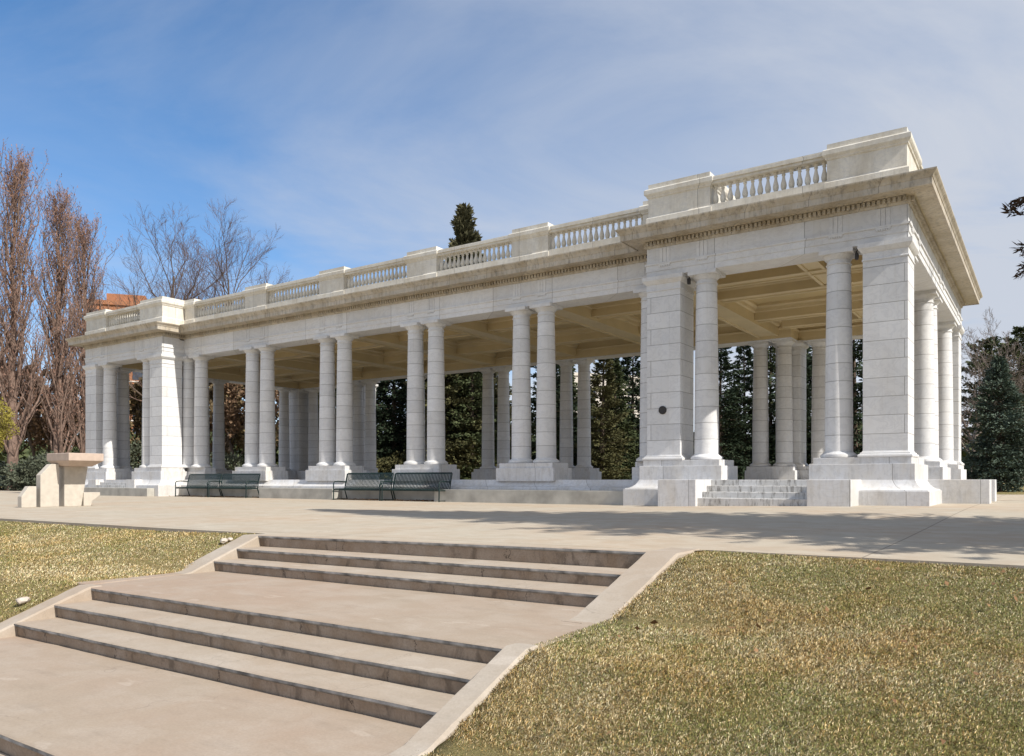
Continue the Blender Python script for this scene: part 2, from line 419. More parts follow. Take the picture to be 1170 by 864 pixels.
xs = np.unique(np.concatenate([np.arange(-60, 30.1, 1.5), np.arange(-24, 10, 0.35), [-8.66, -8.659, -2.801, -2.80, -8.6, -8.72, -8.721, -500, -300, -200, -140, -100, -80, 45, 60, 90, 130, 200, 320]]))
ys = np.unique(np.concatenate([np.arange(-12, 60.1, 1.5), np.arange(-2, 8, 0.25), [6.9, 6.899, 6.95, 6.951, 7.45, 7.449, 36.99, -30, -60, -120, -250, 75, 95, 120, 160, 240, 350, 550]]))
vv = np.array([[x, y, terrain_z(x, y)] for y in ys for x in xs]); nx = len(xs)
ff = [(j * nx + i, j * nx + i + 1, (j + 1) * nx + i + 1, (j + 1) * nx + i) for j in range(len(ys) - 1) for i in range(nx - 1)]
ground = structure(obj('ground', fast_mesh('ground', vv, ff, M['lawn'])))

# plaza: concrete sheet, front edge notched round the stair
def plaza_sheet():
    X = sorted(set([-60, -52, -46, -42, -36, -32, -28, -24, -20, -16, -14, -12, -11, -10, -9.4, -8.72, SX0, -7.5, -6.5, -5.5, -4.3, SX1, -2.75, -2, -1, 0, 1.2, 1.9]))
    Y = [6.9, 7.45, 8.5, 10, 12, 14, 16, 18, 19.3, 20.4, 22, 24, 26, 28, 30, 33, 36.5]
    mb = MB()
    def front(x):
        if x <= -8.72 + 1e-6: return 6.9
        if x >= -2.75 - 1e-6: return 7.45
        return 6.55 + (x - SX0) / (SX1 - SX0) * 0.37 + 0.02
    idx = {}
    def vtx(i, j):
        if (i, j) not in idx:
            y = Y[j] if j > 1 else None
            if j == 0: y = front(X[i]) if X[i] < -2.75 else 7.45
            if j == 1: y = 7.46
            idx[(i, j)] = len(mb.v); mb.v.append((X[i], y, plaza_z(X[i], y)))
        return idx[(i, j)]
    for i in range(len(X) - 1):
        for j in range(len(Y) - 1):
            if j == 0 and X[i] >= -2.75: continue
            mb.f.append((vtx(i, j), vtx(i + 1, j), vtx(i + 1, j + 1), vtx(i, j + 1)))
    return mb.build('plaza', M['plaza'])
structure(plaza_sheet())
# the sheet's thin edge towards the lawn
mb = MB()
for x0, x1, y in ((-60, -8.72, 6.9), (-2.75, 1.9, 7.455)):
    n = 24
    for k in range(n):
        a = x0 + (x1 - x0) * k / n; b = x0 + (x1 - x0) * (k + 1) / n
        mb.add([(a, y, plaza_z(a, y)), (b, y, plaza_z(b, y)), (b, y, plaza_z(b, y) - 0.14), (a, y, plaza_z(a, y) - 0.14)], [(0, 1, 2, 3)])
for k in range(20):
    a = 7.455 + 29 * k / 20; b = a + 29 / 20
    mb.add([(1.9, a, plaza_z(1.9, a)), (1.9, b, plaza_z(1.9, b)), (1.9, b, plaza_z(1.9, b) - 0.14), (1.9, a, plaza_z(1.9, a) - 0.14)], [(0, 1, 2, 3)])
structure(mb.build('plaza_edge', M['cheek']))

# ---------------------------------------------------------------- garden stair in front
RIS, LV = 0.128, -0.135
stair = tag(empty('concrete_stair', (-5.7, 5, LV)), 'broad tan concrete stair of two flights leading up the lawn to the plaza', 'stairway')
def sp(o): o.parent = stair; o.matrix_parent_inverse = Matrix.Translation((5.7, -5, -LV)); return o
edges = [  # left y, right y of each riser; level above
    (6.55, 6.92), (6.22, 6.52), (5.89, 6.04), (4.28, 4.29), (3.92, 3.93), (3.55, 3.61), (2.15, 2.15), (1.75, 1.75)]
random.seed(3)
for i, (yl, yr) in enumerate(edges):
    top = LV - RIS * i; bot = top - RIS
    nb = edges[i - 1] if i else (yl + 0.55, yr + 0.5)
    xl, xr = (-8.42, -3.16) if i < 3 else ((-8.19, -2.985) if i < 6 else (-8.5, -2.9))
    if i == 3: xl, xr = -8.44, -2.985
    # each tread: a slab with a rounded, slightly worn and uneven nosing, subdivided along its length
    N = 30; prof_n = [(0.030, -RIS - (0.06 if i == 0 else 0.01)), (0.022, -0.042), (0.010, -0.034), (0.0, -0.026), (0.0, -0.008), (0.010, 0.0)]
    back_l, back_r = nb[0] + 0.02, nb[1] + 0.02
    if i in (0,): back_l, back_r = 6.60, 6.97
    if i == 3: back_l, back_r = 5.91, 6.06
    if i == 6: back_l, back_r = 3.57, 3.63
    vs, fs = [], []
    for k in range(N + 1):
        f = k / N; x = xl + (xr - xl) * f; y = yl + (yr - yl) * f; bk = back_l + (back_r - back_l) * f
        wob = 0.006 * math.sin(17 * f + i) + random.uniform(-0.004, 0.004); chip = random.uniform(0, 0.010) if random.random() < 0.3 else 0
        z_extra = (plaza_z(x, bk) - LV) * 1.0 if i == 0 else 0
        zt = top + (plaza_z(x, bk) + 0.006 - LV if i == 0 else 0)
        vs += [(x, y + o + wob * 0.5 + chip, zt + z - chip * 0.4) for o, z in prof_n] + [(x, bk, zt)]
    kk = len(prof_n) + 1
    body, nose = [], []
    for k in range(N):
        for q in range(kk - 1):
            (nose if q in (1, 2, 3) else body).append((k * kk + q, (k + 1) * kk + q, (k + 1) * kk + q + 1, k * kk + q + 1))
    tread_depth = abs(back_l - yl)
    nm = 'landing' if i in (3, 6) else 'step'
    s_ = MB().add(vs, body + nose)
    o = s_.build(nm, M['landing'] if i in (3, 6) else M['step']); sp(o)
    if i in (3, 6):
        o.data.materials.append(M['step'])
        for p in o.data.polygons:
            if abs(p.normal.y) > 0.7: p.material_index = 1
    n_ = MB().add([(x, y - 0.0025, z) for x, y, z in vs], nose)
    nz = n_.build('nosing', M['nosing'], o)
# lower walk
mb = MB()
mb.add([(SX0 - 0.4, 1.76, LV - RIS * 8), (SX1 + 0.1, 1.76, LV - RIS * 8), (SX1 + 0.1, -9, LV - RIS * 8 - 0.05), (SX0 - 0.4, -9, LV - RIS * 8 - 0.05)], [(0, 1, 2, 3)])
structure(mb.build('path', M['landing']))
# cheeks: sloping curbs at both sides
def cheek(xa, xb, y_hi, y_lo, z_hi, z_lo, y_back, seed):
    rnd = random.Random(seed); mb = MB(); K = 14
    pts = []
    rows = [(y_back, z_hi)] + [(y_hi + (y_lo - y_hi) * k / K, z_hi + (z_lo - z_hi) * k / K) for k in range(K + 1)] + [(y_lo - 0.22, z_lo - 0.03)]
    vs = []
    for y, z in rows:
        j = rnd.uniform(-0.008, 0.008)
        out = xa if abs(xa - SX0) > abs(xb - SX0) and xa < -6 else xb
        for x, dz in ((xa, -0.6), (xa, -0.018), (xa + 0.02, 0), (xb - 0.02, 0), (xb, -0.018), (xb, -0.6)):
            vs.append((x + (j if x in (out,) else 0), y, z + dz + rnd.uniform(-0.003, 0.003)))
    fs = [(i * 6 + q, (i + 1) * 6 + q, (i + 1) * 6 + q + 1, i * 6 + q + 1) for i in range(len(rows) - 1) for q in range(5)]
    fs += [tuple(range(6)), tuple((len(rows) - 1) * 6 + q for q in range(5, -1, -1))]
    mb.add(vs, fs); sp(mb.build('cheek', M['cheek'], smooth=0.5))
cheek(-3.165, -2.83, 6.90, 5.55, -0.085, LV - 3 * RIS + 0.02, 7.48, 1)
cheek(-2.99, -2.79, 4.29, 3.30, LV - 3 * RIS + 0.016, LV - 6 * RIS + 0.025, 4.42, 2)
cheek(-8.74, -8.415, 6.55, 5.60, -0.128, LV - 3 * RIS + 0.02, 6.93, 3)
cheek(-8.44, -8.185, 4.28, 3.25, LV - 3 * RIS + 0.010, LV - 6 * RIS + 0.01, 4.40, 4)
# landing aprons that run out to the grass on both sides
for xa, xb in ((-2.995, -2.80), (-8.72, -8.43)):
    sp(MB().box((xa, 4.38, -1.2), (xb, 5.58, LV - 3 * RIS + 0.004)).build('landing_edge', M['landing'], bevel=0.012))
sp(MB().box((-3.18, 5.36, -1.2), (-2.984, 5.9, LV - 3 * RIS + 0.003)).build('landing_edge', M['landing']))
sp(MB().box((-2.995, 1.8, -1.6), (-2.82, 3.40, LV - 6 * RIS + 0.004)).build('landing_edge', M['landing'], bevel=0.012))
sp(MB().box((-8.8, 1.8, -1.6), (-8.18, 3.05, LV - 6 * RIS + 0.004)).build('landing_edge', M['landing'], bevel=0.012))

# ---------------------------------------------------------------- the marble pavilion
PR, PL, HW = -5.95, -35.95, 3.28
YF, YB, MF, MBK = 20.24, 33.76, 21.33, 32.67
YC = 27.0
ZF = 0.595
pav = tag(empty('marble_pavilion', (-21, YC, 0)), 'long white marble colonnade pavilion with paired columns and a balustraded flat roof', 'pavilion')
PINV = Matrix.Translation((21, -YC, 0))
def pp(o): o.parent = pav; o.matrix_parent_inverse = PINV; return o
XR, XRL, XLR, XL = PR + HW, PR - HW, PL + HW, PL - HW
OUT = [(XR, YF), (XR, YB), (XRL, YB), (XRL, MBK), (XLR, MBK), (XLR, YB), (XL, YB), (XL, YF), (XLR, YF), (XLR, MF), (XRL, MF), (XRL, YF)]

# podium: floor slab + concave flared skirt
fl = MB()
e = 0.155
fl.box((XL - e, YF - e, 0.30), (XLR + e, YB + e, ZF)); fl.box((XLR + e, MF - e, 0.30), (XRL - e, MBK + e, ZF)); fl.box((XRL - e, YF - e, 0.30), (XR + e, YB + e, ZF))
pp(fl.build('floor', M['marble_base']))
flare = [(0.16, ZF), (0.19, 0.53), (0.235, 0.465), (0.30, 0.41), (0.37, 0.375), (0.45, 0.36), (0.46, 0.35), (0.46, 0.335), (0.49, 0.33), (0.49, -0.25)]
sk = MB()
stair_r = (PR - 1.36, PR + 1.36)
path = [(PR + 2.3, YF), (XR, YF), (XR, 22.25)]
sk.sweep(flare, path, closed=False, cap=False)
path2 = [(XR, 25.45)] + OUT[1:7] + [(XL, YF), (PL - 1.5, YF)]
sk.sweep(flare, path2, closed=False)
path3 = [(PL + 1.5, YF), (XLR, YF), (XLR, MF), (XRL, MF), (XRL, YF), (PR - 2.3, YF)]
sk.sweep(flare, path3, closed=False)
pp(sk.build('skirt', M['marble_base'], smooth=0.6))

# stairs with cheek blocks (front of right pavilion, east side; left pavilion)
def block(a, b, name='cheek_block', m='marble_base', bv=0.015):
    return pp(MB().box(a, b).build(name, M[m], bevel=bv))
block((PR + 1.34, 18.88, -0.3), (PR + 2.30, 20.10, ZF + 0.005)); block((PR - 2.36, 18.88, -0.3), (PR - 1.34, 20.10, ZF + 0.005))
for k in range(4):
    pp(MB().box((PR - 1.34 + 0.004, 19.02 + 0.32 * k, -0.3), (PR + 1.34 - 0.004, 20.09, 0.137 + 0.152 * k)).build('step', M['marble_step'], bevel=0.012))
block((-2.52, 22.25, -0.3), (-1.16, 23.05, ZF + 0.005)); block((-2.52, 24.75, -0.3), (-1.16, 25.45, ZF + 0.005))
for k in range(4):
    pp(MB().box((-2.50, 23.054, -0.3), (-1.3 - 0.3 * k, 24.746, 0.137 + 0.152 * k)).build('step', M['marble_step'], bevel=0.012))
block((PL + 1.30, 19.70, -0.3), (PL + 2.0, 20.10, ZF + 0.005)); block((PL - 2.0, 19.70, -0.3), (PL - 1.30, 20.10, ZF + 0.005))
for k in range(3):
    pp(MB().box((PL - 1.296, 19.5 + 0.2 * k, -0.3), (PL + 1.296, 20.09, 0.22 + 0.125 * k)).build('step', M['marble_step'], bevel=0.012))
# low concrete ledges in front of the marble skirt
for x0, x1, y0, y1, zt in ((-26.05, -21.85, 20.30, 20.835, 0.265), (-16.98, -9.75, 20.30, 20.835, 0.275), (XL - 0.1, -32.45, 19.40, 19.745, 0.225)):
    pp(MB().box((x0, y0, -0.3), (x1, y1, zt)).build('ledge', M['ledge'], bevel=0.018))
# inner low walls at the bench recesses
for x0, x1 in ((-32.18, -26.06), (-21.84, -16.99)):
    pp(MB().box((x0, 20.74, -0.3), (x1, 20.836, 0.20)).build('ledge', M['ledge'], bevel=0.01))

# columns
RB, RT, Z1, Z2 = 0.325, 0.275, 1.13, 6.20
def col_meshes():
    base = MB().lathe([(0.40, Z1), (0.425, Z1 + 0.02), (0.43, Z1 + 0.05), (0.42, Z1 + 0.085), (0.385, Z1 + 0.105), (0.375, Z1 + 0.12), (0.345, Z1 + 0.13), (RB + 0.004, Z1 + 0.155)], 0, 0, 32)
    prof = []
    for k in range(13):
        f = k / 12; prof.append((RB - (RB - RT) * (f ** 1.6), Z1 + 0.155 + (5.86 - Z1 - 0.155) * f))
    shaft = MB().lathe(prof, 0, 0, 36)
    cap = MB().lathe([(RT, 5.86), (RT + 0.022, 5.865), (RT + 0.026, 5.885), (RT + 0.004, 5.90), (RT, 5.985), (RT + 0.02, 5.99), (RT + 0.028, 6.005), (RT + 0.055, 6.035), (RT + 0.09, 6.075), (RT + 0.10, 6.09), (RT + 0.10, 6.098)], 0, 0, 36)
    cap.box((-RT - 0.115, -RT - 0.115, 6.098), (RT + 0.115, RT + 0.115, Z2))
    return base.mesh('column_base', M['marble'], smooth=0.7), shaft.mesh('shaft', M['marble_col'], smooth=0.7), cap.mesh('capital', M['marble'], smooth=0.6)
CB, CS, CC = col_meshes()
def column(x, y):
    c = pp(empty('column', (x, y, 0)))
    obj('column_base', CB, c); obj('shaft', CS, c); obj('capital', CC, c)
PITCH, CX0 = 4.6, -20.75
PAIRS = [CX0 + PITCH * (k - 2.5) for k in range(6)]
CF = YF + 0.36; CR = YB - 0.36; CMF = MF + 0.27; CMR = MBK - 0.27; CE = 0.43
colpos = []
for px in PAIRS:
    for dx in (-0.48, 0.48):
        colpos += [(px + dx, CMF), (px + dx, CMR)]
for P in (PR, PL):
    for dx in (-1.69, 1.69): colpos += [(P + dx, CF), (P + dx, CR)]
for x in (XR - CE, XL + CE):
    for y in (YF + 1.66, YC - 0.48, YC + 0.48, YB - 1.66): colpos.append((x, y))
for x, y in colpos: column(x, y)

# plinths under columns: two tiers
def tiers(x0, x1, y0, y1):
    t_ = MB().box((x0 - 0.16, y0 - 0.16, ZF - 0.05), (x1 + 0.16, y1 + 0.16, 0.97)); t_.box((x0 - 0.08, y0 - 0.08, 0.969), (x1 + 0.08, y1 + 0.08, Z1))
    pp(t_.build('plinth', M['marble_base'], bevel=0.010))
for px in PAIRS[1:5]:
    for cy in (CMF, CMR): tiers(px - 0.94, px + 0.94, cy - 0.42, cy + 0.42)
PW = 0.98
for P, s in ((PR, 1), (PL, -1)):
    for sx in (-1, 1):
        for sy in (-1, 1):
            xo = P + sx * HW; xi = P + sx * (1.69 - 0.43)
            ya = YF if sy < 0 else YB; yi = ya - sy * (PW + 0.02)
            x0, x1 = sorted((xo, xi)); y0, y1 = sorted((ya, yi))
            tiers(x0, x1, y0, y1)
            if sx == s:     # outer side: plinth of the column standing beside the corner pier
                yc = ya - sy * 1.66
                ylo, yhi = (y1 + 0.163, yc + 0.43) if sy < 0 else (yc - 0.43, y0 - 0.163)
                xa, xb = sorted((xo - sx * 0.0, xo - sx * 0.88))
                t_ = MB().box((xa - 0.16, ylo, ZF - 0.05), (xb + 0.16, yhi + (0.16 if sy < 0 else 0) , 0.97)); t_.box((xa - 0.08, ylo, 0.969), (xb + 0.08, yhi + (0.08 if sy < 0 else 0), Z1))
                pp(t_.build('plinth', M['marble_base'], bevel=0.010))
    xo = P + s * HW; xa, xb = sorted((xo, xo - s * 0.88)); tiers(xa, xb, YC - 0.94, YC + 0.94)
    for px in (PAIRS[5],) if s > 0 else (PAIRS[0],):
        for cy, sg in ((CMF, 1), (CMR, -1)):
            ylo, yhi = (YF + PW + 0.19, CMF + 0.42) if sg > 0 else (CMR - 0.42, YB - PW - 0.19)
            tl = MB().box((px - 1.0, ylo, ZF - 0.05), (px + 1.0, yhi, 0.968)); tl.box((px - 0.93, ylo + (0.08 if sg > 0 else 0), 0.967), (px + 0.93, yhi - (0 if sg > 0 else 0.08), Z1 - 0.002))
            pp(tl.build('plinth', M['marble_base'], bevel=0.010))

# corner piers
def pier(x0, y0):
    x1, y1 = x0 + PW, y0 + PW
    p = pp(empty('pier', ((x0 + x1) / 2, (y0 + y1) / 2, 0)))
    h = PW / 2; sq = [(h, -h), (h, h), (-h, h), (-h, -h)]
    MB().sweep([(-0.2, Z1), (0.09, Z1), (0.10, Z1 + 0.03), (0.09, Z1 + 0.065), (0.055, Z1 + 0.08), (0.05, Z1 + 0.11), (0.02, Z1 + 0.12), (0.002, Z1 + 0.155)], sq).build('pier_base', M['marble'], p, smooth=0.5)
    b = 0.0
    MB().sweep([(0.0, Z1 + 0.1), (0.0, 5.86)], sq).build('pier_shaft', M['marble_pier'], p, bevel=0.012)
    MB().sweep([(0.0, 5.80), (0.02, 5.80), (0.022, 5.83), (0.004, 5.845), (0.004, 5.99), (0.025, 6.0), (0.05, 6.03), (0.085, 6.075), (0.095, 6.09), (0.10, 6.098), (0.10, Z2), (-0.2, Z2)], sq).build('pier_capital', M['marble'], p, smooth=0.5)
    return p
for P in (PR, PL):
    for xo in (P - HW, P + HW - PW):
        for yo in (YF, YB - PW): last = pier(xo, yo)

# entablature
EN = pp(empty('entablature', (-21, YC, Z2)))
EINV = Matrix.Translation((21, -YC, -Z2))
def ep(o, par=None):
    o.parent = par or EN
    o.matrix_parent_inverse = EINV if par is None else Matrix.Identity(4)
    return o
ep(MB().sweep([(-0.88, 6.20), (0.0, 6.20), (0.0, 6.355), (0.018, 6.358), (0.018, 6.52), (0.05, 6.53), (0.05, 6.575), (0.0, 6.58), (0.0, 7.0), (-0.88, 7.0)], OUT, cap='ring').build('architrave', M['marble_frieze']))
ep(MB().sweep([(-0.5, 7.0), (0.03, 7.0), (0.045, 7.03), (0.05, 7.05), (0.05, 7.165), (0.12, 7.18), (0.15, 7.20), (0.53, 7.20), (0.53, 7.18), (0.55, 7.18), (0.55, 7.33), (0.565, 7.34), (0.575, 7.37), (0.60, 7.41), (0.64, 7.445), (0.655, 7.47), (0.655, 7.50), (0.3, 7.545), (-0.5, 7.55)], OUT, cap='ring').build('cornice', M['marble_cornice'], smooth=0.35))
lin = MB().sweep([(-0.884, 6.215), (-0.884, 6.33), (-0.90, 6.335), (-0.90, 6.55), (-0.93, 6.56), (-0.95, 6.62), (-0.884, 6.63), (-0.884, 6.96)], OUT)
ep(lin.build('inner_frieze', M['ceiling_beam']))
dn = MB()
def along(p, q, step, fn):
    p, q = Vector(p), Vector(q); L = (q - p).length; d = (q - p) / L; nrm = Vector((d.y, -d.x))
    n = max(1, round(L / step))
    for k in range(n): fn(p + d * (L * (k + 0.5) / n), d, nrm)
def obox(mb, c, d, nrm, hw, o0, o1, z0, z1):
    pts = [c - d * hw + nrm * o0, c + d * hw + nrm * o0, c + d * hw + nrm * o1, c - d * hw + nrm * o1]
    mb.add([(p.x, p.y, z0) for p in pts] + [(p.x, p.y, z1) for p in pts], [(0, 3, 2, 1), (4, 5, 6, 7), (0, 1, 5, 4), (1, 2, 6, 5), (2, 3, 7, 6), (3, 0, 4, 7)])
for i in range(len(OUT)):
    along(OUT[i], OUT[(i + 1) % len(OUT)], 0.112, lambda c, d, n: obox(dn, c, d, n, 0.034, 0.048, 0.125, 7.065, 7.166))
dno = ep(dn.build('dentil_course', M['marble_cornice'])); dno['kind'] = 'stuff'
def triglyph(c, d, n):
    c, d, n = Vector(c), Vector(d), Vector(n); tg = MB()
    for k in (-1, 0, 1): obox(tg, c + d * 0.105 * k, d, n, 0.044, -0.005, 0.014, 6.585, 6.985)
    obox(tg, c, d, n, 0.17, 0.0, 0.046, 6.49, 6.528)
    for k in range(6): obox(tg, c + d * (-0.13 + 0.052 * k), d, n, 0.016, 0.0, 0.042, 6.455, 6.49)
    ep(tg.build('triglyph', M['marble_frieze']))
for px in PAIRS:
    for dx in (-0.48, 0.48):
        if XLR + 0.3 < px + dx < XRL - 0.3:
            triglyph((px + dx, MF), (1, 0), (0, -1)); triglyph((px + dx, MBK), (-1, 0), (0, 1))
for P, s in ((PR, 1), (PL, -1)):
    for dx in (-2.75, -1.69, 1.69, 2.75): triglyph((P + dx, YF), (1, 0), (0, -1)); triglyph((P + dx, YB), (-1, 0), (0, 1))
    for y in (YF + 0.5, YF + 1.66, YC - 0.48, YC + 0.48, YB - 1.66, YB - 0.5): triglyph((P + s * HW, y), (0, s), (s, 0))

# roof and coffered ceiling
roof = MB()
i_ = 0.45
roof.box((XL + i_, YF + i_, 7.30), (XLR - i_, YB - i_, 7.535)); roof.box((XLR - i_, MF + i_, 7.30), (XRL + i_, MBK - i_, 7.535)); roof.box((XRL + i_, YF + i_, 7.30), (XR - i_, YB - i_, 7.535))
pp(roof.build('roof', M['roof']))
ce = MB(); j_ = 0.86
ce.box((XL + j_, YF + j_, 6.95), (XLR, YB - j_, 7.2)); ce.box((XLR, MF + j_, 6.95), (XRL, MBK - j_, 7.2)); ce.box((XRL, YF + j_, 6.95), (XR - j_, YB - j_, 7.2))
CE_ = pp(empty('ceiling', (-21, YC, 6.9))); CINV = Matrix.Translation((21, -YC, -6.9))
o = ce.build('ceiling_panel', M['ceiling'], CE_); o.matrix_parent_inverse = CINV
def beam(x0, y0, x1, y1, zb):
    b = MB(); ax = 'y' if abs(y1 - y0) > abs(x1 - x0) else 'x'
    hw = 0.42 if zb < 6.35 else 0.28
    c = (x0 + x1) / 2 if ax == 'y' else (y0 + y1) / 2
    prof = [(c - hw - 0.16, 6.96), (c - hw - 0.16, 6.86), (c - hw - 0.08, 6.80), (c - hw - 0.06, 6.70), (c - hw, 6.66), (c - hw, zb), (c - hw + 0.09, zb), (c - hw + 0.10, zb + 0.04), (c + hw - 0.10, zb + 0.04), (c + hw - 0.09, zb), (c + hw, zb), (c + hw, 6.66), (c + hw + 0.06, 6.70), (c + hw + 0.08, 6.80), (c + hw + 0.16, 6.86), (c + hw + 0.16, 6.96)]
    a0, a1 = (y0, y1) if ax == 'y' else (x0, x1)
    b.prism(prof, ax, a0, a1)
    o = b.build('ceiling_beam', M['ceiling_beam'], CE_); o.matrix_parent_inverse = CINV
for px in PAIRS: beam(px, MF + j_, px, MBK - j_, 6.30)
for yy in (YC - 1.95, YC + 1.95):
    xs_ = [XL + j_] + PAIRS + [XR - j_]
    for a, b in zip(xs_[:-1], xs_[1:]):
        beam(a + (0.425 if a in PAIRS else 0), yy, b - (0.425 if b in PAIRS else 0), yy, 6.40)
for P, s in ((PR, 1), (PL, -1)):
    for yy in (YF + 2.9, YB - 2.9): beam(P - HW + j_ , yy, P + HW - j_, yy, 6.41)
    beam(P + 0.6 * s, YF + j_, P + 0.6 * s, YC - 2.24, 6.42); beam(P + 0.6 * s, YC + 2.24, P + 0.6 * s, YB - j_, 6.42)

# balustrade on the roof
PB, PT = 7.53, 7.90
bal_m = MB().lathe([(0.062, 7.90), (0.062, 7.935), (0.045, 7.945), (0.04, 7.965), (0.052, 7.985), (0.072, 8.04), (0.076, 8.09), (0.066, 8.15), (0.046, 8.22), (0.036, 8.28), (0.034, 8.33), (0.05, 8.345), (0.05, 8.36), (0.038, 8.375), (0.042, 8.40), (0.062, 8.415), (0.062, 8.452)], 0, 0, 12).mesh('baluster', M['marble_top'], smooth=0.7)
TH = 0.17
def pedestal(x0, x1, y0, y1, zt=8.73, extra=0.07):
    b = MB()
    cx_, cy_ = (x0 + x1) / 2, (y0 + y1) / 2; hx, hy = (x1 - x0) / 2, (y1 - y0) / 2
    pa = [(x1, y0), (x1, y1), (x0, y1), (x0, y0)]
    b.sweep([(-0.1, PB), (0.05, PB), (0.05, PT - 0.05), (0.0, PT), (0.0, 8.40), (0.03, 8.42), (0.04, 8.455), (0.085, 8.50), (0.095, 8.52), (0.095, 8.625), (0.06, 8.66), (-0.1, 8.665)], pa)
    b.box((x0 + 0.0, y0 + 0.0, 8.66), (x1 - 0.0, y1 - 0.0, zt + extra))
    return pp(b.build('pedestal', M['marble_top'], smooth=0.4))
def bay(p, q, out):
    """balusters from p to q; out = outward unit vector"""
    p, q, nrm = Vector(p), Vector(q), Vector(out); d = (q - p).normalized(); L = (q - p).length
    b = pp(empty('balustrade', ((p + q) / 2).to_3d()))
    mid = (p + q) / 2; inv = Matrix.Translation((-mid.x, -mid.y, 0))
    r = MB(); obox(r, mid, d, nrm, L / 2, -TH, TH + 0.03, 8.452, 8.52); obox(r, mid, d, nrm, L / 2, -TH - 0.04, TH + 0.07, 8.5195, 8.60); obox(r, mid, d, nrm, L / 2, -TH, TH + 0.03, 8.5995, 8.645)
    o = r.build('rail', M['marble_top'], b); o.matrix_parent_inverse = inv
    r = MB(); obox(r, mid, d, nrm, L / 2, -TH - 0.02, TH + 0.04, PB, PT)
    o = r.build('bottom_rail', M['marble_top'], b); o.matrix_parent_inverse = inv
    n = max(1, round(L / 0.195))
    for k in range(n):
        c = p + d * (L * (k + 0.5) / n); obj('baluster', bal_m, b, (c.x - mid.x, c.y - mid.y, 0))
AX = 0.21   # axis of the balustrade behind the frieze plane
for P, s in ((PR, 1), (PL, -1)):
    xi = {}
    for sx in (-1, 1):
        for yo, sy in ((YF, 1), (YB, -1)):
            x0, x1 = sorted((P + sx * (HW - 0.03), P + sx * (HW - 1.80))); y0, y1 = sorted((yo + sy * 0.03, yo + sy * 1.80))
            pedestal(x0, x1, y0, y1, 8.73, 0.07)
    for yo, sy in ((YF, 1), (YB, -1)):
        bay((P - HW + 1.80, yo + sy * AX), (P + HW - 1.80, yo + sy * AX), (0, -sy))
    xo = P + s * HW
    x0, x1 = sorted((xo - s * 0.03, xo - s * 0.43)); pedestal(x0, x1, YC - 0.72, YC + 0.72)
    bay((xo - s * AX, YF + 1.80), (xo - s * AX, YC - 0.72), (s, 0)); bay((xo - s * AX, YC + 0.72), (xo - s * AX, YB - 1.80), (s, 0))
for yo, sy in ((MF, 1), (MBK, -1)):
    xs_ = [(XLR + 0.0, PAIRS[0] + 0.30)] + [(p - 0.69, p + 0.69) for p in PAIRS[1:5]] + [(PAIRS[5] - 0.62, XRL)]
    for x0, x1 in xs_:
        y0, y1 = sorted((yo + sy * 0.03, yo + sy * 0.43)); pedestal(x0, x1, y0, y1)
    for (a0, a1), (b0, b1) in zip(xs_[:-1], xs_[1:]): bay((a1, yo + sy * AX), (b0, yo + sy * AX), (0, -sy))

# bronze disc on the left pier of the near pavilion, and two small dark blobs modelled by the capitals
dm = MB().lathe([(0.10, -0.0), (0.115, 0.004), (0.115, 0.02), (0.09, 0.028), (0.085, 0.022)], 0, 0, 24).mesh('plaque', M['dark_metal'], smooth=0.5)
pl = obj('plaque', dm); pl.rotation_euler = (R(90), 0, 0); pl.location = (-8.76, YF - 0.001, 2.51)
tag(pl, 'small round dark bronze plaque on the marble pier beside the pavilion steps', 'plaque')
def blob(x, y, label):
    t_ = tag(empty('dark_blob', (x, y, 5.95)), label, 'dark_blob', 'dark blobs beside the capitals')
    b = MB().box((-0.04, -0.03, -0.03), (0.04, 0.07, 0.13)); b.build('blob_body', M['dark_metal'], t_, bevel=0.02)
    MB().tube([(0, 0.03, 0.1), (0, 0.05, 0.19), (0, 0.10, 0.24)], 0.015).build('blob_stem', M['dark_metal'], t_)
blob(PR + 1.69 + 0.44, YF + 0.18, 'small dark blob between the corner pier capital and its neighbouring column')
blob(PR - 1.69 - 0.44, YF + 0.18, 'small dark blob between the plaque pier capital and its neighbouring column')

